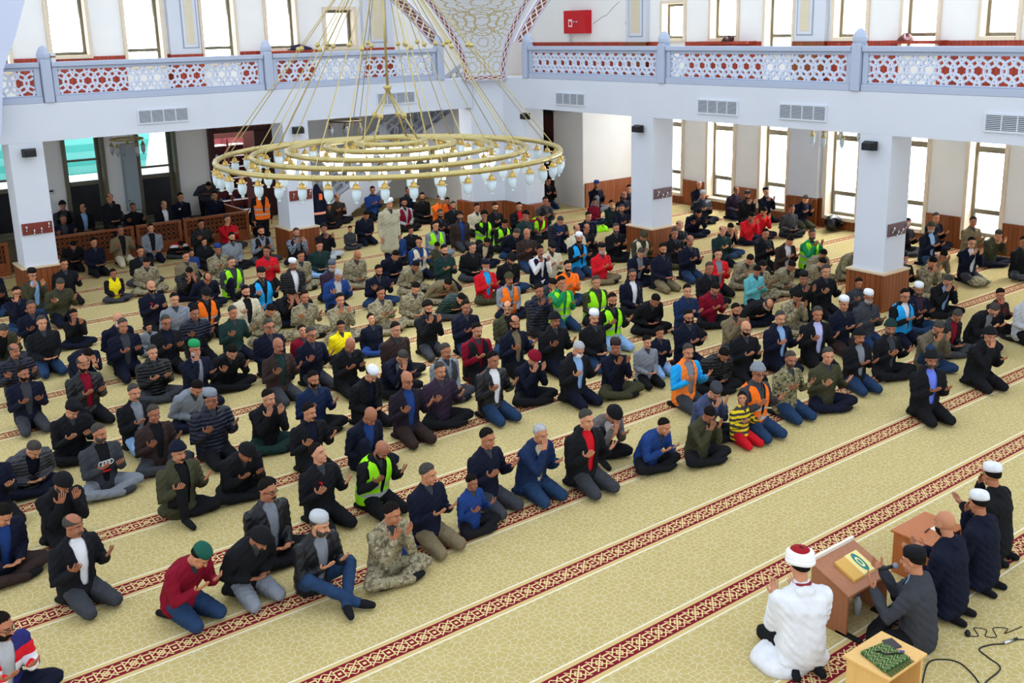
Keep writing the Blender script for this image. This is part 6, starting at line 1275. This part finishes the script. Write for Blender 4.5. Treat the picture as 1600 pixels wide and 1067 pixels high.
17.18|12.54|0.00|-3.27|0.98|X2ld20|d|cm|n||cm||2|bowed soldier with dark hair in camouflage, in front of the far man in lime vest
17.84|12.94|0.00|-3.49|1.02|X2dd20|z|cm|n||cm||1|soldier with cropped hair in camouflage, ahead and right of the far man in lime vest
18.55|12.65|0.00|-3.35|0.98|X2dd20|d|cm|n||cm||0|bowed soldier with dark hair in camouflage, left of the right column
15.12|11.20|0.00|-3.49|0.99|K0hn20|Kbk|bk|n||bk||3|kneeling man with black skullcap in black top, behind the lavender-shirted man
15.77|11.20|0.00|-3.41|1.02|K0wn20|g|bk|n||bk||2|kneeling man with grey hair in black top, left of the right column
16.29|10.81|0.00|-3.50|0.81|X0wn20|d|dg|n||bk|b|1|sitting boy with dark hair in dark grey top, ahead and left of the right column
14.37|11.77|0.00|-3.31|0.99|X3ld20|bg|bk|n||nv|Bw|0|man with balding grey head in black top, in front of the boy in teal
14.45|10.92|0.00|-3.45|0.97|X1hd20|d|cm|n||cm||3|sitting soldier with dark hair in camouflage, behind and left of the lavender-shirted man
12.65|9.81|0.00|-3.26|1.01|K0wn20|g|nv|n|lb|nv|long M|2|kneeling man with grey hair and moustache in navy long coat, left of the lavender-shirted man
13.25|9.53|0.00|-3.48|1.03|K0wn20|g|bk|s|lav|bk||1|man with grey hair in black suit, behind and right of the camouflage jacket and jeans
14.14|9.67|0.00|-3.34|1.00|K0dn20|Kwh|nv|n||br||0|kneeling man with white skullcap in navy top, right of the lavender-shirted man
14.79|9.64|0.00|-3.37|1.00|K0dn20|Kwh|dg|n||jn|Bw long|3|man with white skullcap in dark grey long coat, left of the man in cyan vest
11.90|9.85|0.00|-3.44|0.98|K0dn0|bb|bk|n||bk|Gl Bd|2|man with bald head in black top, behind and left of the camouflage jacket and jeans
12.83|10.84|0.00|-3.45|0.98|X0hn0|d|khaki|n||dg|Bd|1|man with dark hair in khaki top, ahead and left of the boy in teal
15.33|9.29|0.00|-3.42|1.00|K0dn20|d|bk|n|wh|nv|vest=cy Gl|0|man with dark hair and glasses in cyan vest, ahead and right of the right column
16.18|9.54|0.00|-3.52|1.00|X0dn20|Kwh|nv|n|pu|jn|Bg|3|man with white skullcap in navy jacket, right of the man in cyan vest
17.39|9.78|0.00|-3.52|0.98|X1hd20|g|bk|s|lb|bk|Gl|2|man with grey hair and glasses in black suit, right of the man in cyan vest
13.69|8.52|0.00|-3.30|1.02|X0wn40|Bdgn|bk|n|dg|bk|Bg|1|man with dark green beanie in black jacket, in front of the man in cyan vest
14.38|8.21|0.00|-3.54|1.03|U1hd20|g|khaki2|n||jn|Gl|0|crouching man with grey hair and glasses in khaki top, behind the periwinkle-shirted man
15.36|8.48|0.00|-3.34|0.97|X1ld40|g|bk|l|mr|dg||3|sitting man with grey hair in black leather jacket, right of the man in cyan vest
16.05|8.34|0.00|-3.39|1.00|K2dd40|g|bk|n|gy|bk|Gl|2|man with grey hair and glasses in black jacket, behind and right of the periwinkle-shirted man
17.09|8.53|0.00|-3.47|0.89|U0mn20|d|br|n|rd|bk|b1|1|crouching boy with dark hair in brown jacket, in front of the man in olive sweater
14.31|7.34|0.00|-3.48|1.00|K1mn20|Bbk|bk|n||bk|long|0|kneeling man with black beanie in black long coat, right of the periwinkle-shirted man
12.55|7.15|0.00|-3.56|1.01|K0dn20|Bbk|bk|n|bl3|bk|long Bg|3|man with black beanie in black long coat, in front of the man in cyan vest
16.88|7.93|0.00|-3.39|1.01|K0ln40|Kbl|lg|n||bk||2|kneeling man with blue skullcap in light grey top, right of the man in cyan vest
17.94|10.93|0.00|-3.44|0.98|K0dn20|Kbk|bk|n||bk|Bw|1|kneeling man with black skullcap and white beard in black top, right of the right column
18.43|10.72|0.00|-3.46|1.01|X1hd20|d|cm|n||cm||0|sitting soldier with dark hair in camouflage, behind and right of the man in cyan vest
19.61|11.25|0.00|-3.52|0.98|X2hd20|d|khaki|n||khaki||3|man with dark hair in khaki top, ahead and left of the man in olive sweater
20.09|10.72|0.00|-3.57|1.00|K0hn20|d|nv|s|wh|dg|Gl|2|man with dark hair and glasses in navy suit, left of the man in olive sweater
20.87|12.11|0.00|-3.36|1.02|K0dn40|Bol|nv|n|lb|jn|Bw|1|man with olive beanie in navy jacket, left of the man in olive sweater
22.51|12.95|0.00|-3.35|1.01|X0dn20|g|nv|n||nv||0|sitting man with grey hair in navy top, left of the man in olive sweater
22.22|11.86|0.00|-3.47|1.01|K0dn20|d|khaki|n||cm||3|man with dark hair in khaki top, behind and left of the man in olive sweater
21.90|11.21|0.00|-3.46|1.01|X1hd20|g|ol|n||nv||2|man with grey hair in olive top, behind and right of the man in cyan vest
21.20|10.19|0.00|-3.39|1.03|X0dn40|d|bk|n||dg||1|sitting man with dark hair in black top, right of the man in olive sweater
21.50|13.07|0.00|-3.33|0.99|X0dn40|d|bk|n||dg||0|sitting man with dark hair in black top, behind and right of the right column
5.97|13.85|0.00|-3.02|1.01|K0wn0|bb|br|n|dgn|dg|M|3|man with bald head and moustache in brown jacket, left of the boy in yellow hoodie
5.56|14.95|0.00|-3.11|1.02|X2wd0|d|bk|n||bk||2|bowed man with dark hair in black top, right of the green-capped man
4.94|14.52|0.00|-2.97|1.02|K0mn0|Kgn|nv|n|gy|nv|Bw|1|man with green skullcap in navy jacket, in front of the beanied man in orange vest
4.50|13.73|0.00|-2.98|1.01|X2ld0|d|gy|n||nv||0|bowed man with dark hair in grey top, in front of the green-capped man
4.32|12.29|0.00|-3.05|1.02|K0wn-20|Kgy|nv|p||bk|Gl|3|man with grey skullcap and glasses in navy padded jacket, in front of the green-capped man
5.05|12.26|0.00|-3.15|1.01|X1hn-20|z|bk|n||dgn||2|sitting man with cropped hair in black top, left of the white-capped man in suit
5.82|12.40|0.00|-3.08|0.99|X0wn0|d|nv2|n||bk|Bd|1|man with dark hair in deep blue top, left of the white-capped man in suit
5.13|11.13|0.00|-3.07|0.97|K0wn-20|d|bk|n|nv|bk|M|0|man with dark hair in black jacket, ahead and left of the white-capped man in suit
5.72|10.84|0.00|-3.02|1.01|U1ld0|bb|nv|n|bl|nv||3|crouching man with bald head in navy jacket, behind the bald man in lime vest
6.45|12.09|0.00|-2.98|0.98|K1ld0|Kwh|bk|s|nv|bk|M|2|man with white skullcap in black suit, in front of the boy in yellow hoodie
6.63|11.24|0.00|-3.14|1.01|K0wn0|bb|br2|n|bl|br|Gl|1|man with bald head in blackish purple jacket, right of the white-capped man in suit
7.42|12.97|0.00|-3.12|1.01|X2md0|g|nv|s|gy|bk|Gl|0|man with grey hair in navy suit, behind and right of the white-capped man in suit
6.90|13.46|0.00|-3.15|1.00|K1dd0|bb|bk|n||bk||3|man with bald head in black top, ahead and right of the boy in yellow hoodie
7.88|13.62|0.00|-3.11|1.03|X0ln0|z|br|n||bk||2|sitting man with cropped hair in brown top, right of the boy in yellow hoodie
6.62|14.06|0.00|-3.05|1.01|K0wn0|g|nv|n||dg|Gl|1|man with grey hair and glasses in navy top, left of the boy in yellow hoodie
6.94|14.99|0.00|-3.24|0.82|X0nu0|d|mr|n||bk|b|0|sitting boy with dark hair in maroon top, left of the boy in yellow hoodie
7.56|14.86|0.00|-3.08|0.81|X0nn20|d|ye|n||bk|b|3|sitting boy with dark hair in yellow top, behind the white-capped man in suit
8.19|14.91|0.00|-3.18|0.79|X0nu0|d|nv|n||bl|b|2|sitting boy with dark hair in navy top, right of the boy in yellow hoodie
7.80|16.67|0.00|-3.22|0.97|X0wn0|d|cm|n||cm||1|sitting soldier with dark hair in camouflage, behind and left of the boy in yellow hoodie
8.16|15.99|0.00|-3.25|0.99|X0hn0|d|cm|n||cm||0|sitting soldier with dark hair in camouflage, behind the boy in yellow hoodie
8.93|15.90|0.00|-3.08|0.99|X0dn0|d|cm|n||cm|blueb|3|sitting soldier with dark hair in camouflage, behind and right of the boy in yellow hoodie
9.70|16.05|0.00|-3.19|1.00|X1ld0|d|cm|n||cm||2|sitting soldier with dark hair in camouflage, left of the man in red and cyan
6.29|14.88|0.00|-3.09|1.03|K0ln0|g|nv|n||nv|Gl|1|man with grey hair in navy top, ahead and right of the man in cream jacket
7.02|16.79|0.00|-3.09|1.03|X2ld0|d|cm|n||cm||0|bowed soldier with dark hair in camouflage, ahead and right of the man in cream jacket
7.87|17.60|0.00|-3.25|1.02|X2fd0|d|bk|n||nv||3|bowed man with dark hair in black top, right of the man in cream jacket
7.08|17.66|0.00|-3.06|1.01|X0wn0|d|be|n|bk|lg|Bd|2|man with dark hair in beige jacket, right of the beanied man in orange vest
6.24|16.23|0.00|-3.00|0.97|K0wn0|g|dgn|n||nv||1|kneeling man with grey hair in dark green top, behind and right of the green-capped man
6.39|17.85|0.00|-3.12|0.98|K0ld0|Bbk|bk|n||bk|vest=or Gl|0|man with black beanie and glasses in orange vest, left of the man in cream jacket
5.73|16.61|0.00|-3.10|0.98|K0wn0|d|nv|p||bk||3|kneeling man with dark hair in navy padded jacket, behind the green-capped man
5.77|17.67|0.00|-3.21|1.01|K0wn0|z|gy|n||gy||2|kneeling man with cropped hair in grey top, left of the beanied man in orange vest
"""
for ln in PEOPLE.strip().split('\n'):
    x, y, z, rz, size, ps, hair, jk, sty, sh, pt, ex, sk, lab = ln.split('|')
    r, J = make_person((float(x), float(y), float(z)), float(rz), float(size), ps[0], ps[1], ps[2], ps[3], int(ps[4:]), hair, jk, sty, sh, pt, set(ex.split()), int(sk))
    tag(r, lab, 'person', 'worshippers on the carpet')
# the preacher's group in the front, facing the rows
def front(x, y, deg, size, spec, hair, jk, sty, sh, pt, ex, sk, lab):
    r, J = make_person((x * S, y * S, 0), math.radians(deg), size, spec[0], spec[1], spec[2], spec[3], int(spec[4:]), hair, jk, sty, sh, pt, set(ex.split()), sk); tag(r, lab, 'person', 'men leading the prayer'); return r, J
imam, J = front(5.97, 4.27, -28, 1.05, 'K0dn0', 'bb', 'wh', 'n', '', 'bk', 'long', 2, 'imam in white robe and red topped white turban, seen from behind')
tb, tr = [], []
for k in range(3):
    tb.append(loft([V((.088 - .004 * k) * math.cos(t), -.012 + (.108 - .004 * k) * math.sin(t), .062 + k * .026 + .006 * math.sin(t * 2 + k)) for t in [2 * math.pi * j / 24 for j in range(25)]], [.031] * 25, n=8, cap=False))
putmesh('turban', head_mesh('turban', tb, J), imam, [plain('turban_white', (240, 240, 244), .8)])
putmesh('turban_crown', head_mesh('turban_crown', [loft([V(0, -.012, .06), V(0, -.012, .145), V(0, -.012, .165)], [(.082, .10), (.080, .098), (.06, .072)], (1, 0, 0), 20, False)], J), imam, [plain('velvet_red', (150, 12, 26), .9)])
putmesh('turban_tassel', head_mesh('turban_tassel', [loft([V(0, -.012, .168), V(.01, -.045, .166), V(.012, -.075, .158)], [.006, .005, .004], n=5)], J), imam, [plain('tassel_black', (20, 18, 20), .9)])
putmesh('collar_band', head_mesh('collar_band', [loft([V(.066 * math.cos(t), -.03 + .062 * math.sin(t), -.125) for t in [2 * math.pi * j / 20 for j in range(21)]], [.014] * 21, n=6, cap=False)], J), imam, [plain('collar_red', (140, 36, 50), .8)])
putmesh('hair', head_mesh('hair', hair_parts('sides'), J), imam, [hairmat('d')])
spk, J = front(6.93, 3.85, 14, 1.03, 'X0in0', 'Kbk', 'dg', 's', 'lb', 'bk', '', 0, 'man in grey suit and black skullcap speaking into a microphone')
r = empty('microphone'); c, s_ = math.cos(math.radians(14)), math.sin(math.radians(14))
def wpt(v): v = v * 1.03; return V(6.93 * S + c * v[0] - s_ * v[1], 3.85 * S + s_ * v[0] + c * v[1], v[2])
m0 = wpt(J['W1'] + J['hf1'] * .08 + J['hn1'] * .03 - V(0, 0, .05)); m1 = wpt(J['head'] + J['HR'] @ V(.0, .155, -.07)); d = unit(m1 - m0)
MB(1).tube([m0, m0 + d * (np.linalg.norm(m1 - m0) - .03)], [.013, .018], 10).build('handle', M_black, r, smooth=True); v, f = ell(m1, (.028, .028, .028)); MB(1).add(v, f).build('grille_ball', plain('mic_grille', (120, 128, 138), .4), r, smooth=True)
tag(r, 'hand microphone held to the mouth of the man in grey suit', 'microphone')
front(7.52, 3.93, 8, 1.04, 'K0dn20', 'bb', 'nv', 'n', '', 'bk', 'Bd long', 0, 'bald bearded man in navy coat between speaker and white-capped men')
front(8.14, 3.98, 4, 1.0, 'K0mn20', 'Kwh', 'nv', 'n', '', 'bk', 'long', 1, 'white-capped man in dark navy coat beside the bald man')
front(8.72, 4.17, 2, 1.03, 'K0mn20', 'Kwh', 'bk', 'n', '', 'bk', 'Gl long', 1, 'white-capped man with glasses in black hooded jacket, furthest of the leading group')
# hanging work jacket on the second column, caps on the carpet
r = empty('hanging_jacket', (10.32 * S, (YF + .25) * S, 0)); v, f = merge([loft([V(.02, 0, 1.70), V(.03, 0, 1.45), V(.03, 0, 1.0), V(.04, 0, .76)], [(.06, .05), (.16, .09), (.19, .10), (.22, .11)], (1, 0, 0), 16), loft([V(.12, -.02, 1.5), V(.2, -.03, 1.2), V(.22, -.03, .9)], [.07, .06, .055]), loft([V(-.08, -.02, 1.5), V(-.15, -.03, 1.2), V(-.16, -.03, .9)], [.07, .06, .055])])
MB(1).add(v, f).build('jacket_body', fabric('nv'), r, smooth=True)
b = MB(1); b.lathe([(.225, .98), (.235, .98), (.235, 1.04), (.225, 1.04)], (.03, 0, 0), 20); b.build('reflective_band', plain('salmon_band', (250, 160, 130), .5), r).scale = (1.0, .5, 1); MB(1).box(.02, -.14, 1.35, .1, -.09, 1.5).build('orange_patch', plain('patch_orange', (250, 110, 50)), r)
tag(r, 'navy work jacket with salmon reflective bands hanging on the second column', 'jacket')
def cap(x, y, col, label):
    v = []; f = []; n = 18
    for j, (r_, z) in enumerate(((.11, 0), (.13, .02), (.125, .035), (.09, .04), (.02, .038))):
        for i in range(n): t = 2 * math.pi * i / n; v.append((r_ * math.cos(t), r_ * .8 * math.sin(t), z + .006 * math.sin(3 * t)))
    for j in range(4):
        for i in range(n): f.append((j * n + i, j * n + (i + 1) % n, (j + 1) * n + (i + 1) % n, (j + 1) * n + i))
    f.append(tuple(range(n))[::-1]); f.append(tuple(4 * n + i for i in range(n))); o = MB(1).add(v, f).build('beret', fabric(col), smooth=True); o.location = (x, y, 0); return tag(o, label, 'beret', 'blue berets laid on the carpet')

cap(9.0, 15.99, 'bl', 'blue beret lying on the carpet before the seated soldiers')
o = cap(4.83, 8.33, 'bl', 'blue beret resting on the crossed legs of the front-row soldier'); o.location.z = .19
o = heap(18.31/S, 20.11/S, 0, .22, fabric('lm'), 'lime vest folded on the carpet beside the boys by the middle column')
bag(19.99/S, 10.42/S, .26, fabric('cm'), 'camouflage cushion like bag lying on the carpet near the right column', 'rucksack', .45)
# the imam's robe spreads over the carpet on his left
v, f = ell(V(0, 0, 0), (.24, .25, .17), n=26, m=10); v = [(p[0] * (1 + .06 * math.sin(5 * math.atan2(p[1], p[0]))), p[1], max(p[2], .004)) for p in v]
me = bpy.data.meshes.new('robe_skirt'); me.from_pydata(v, [], f); setmi(me, [0] * len(f), 1); o = putmesh('robe_skirt', me, imam, [fabric('wh')]); o.location = (-.13, .10, .0)
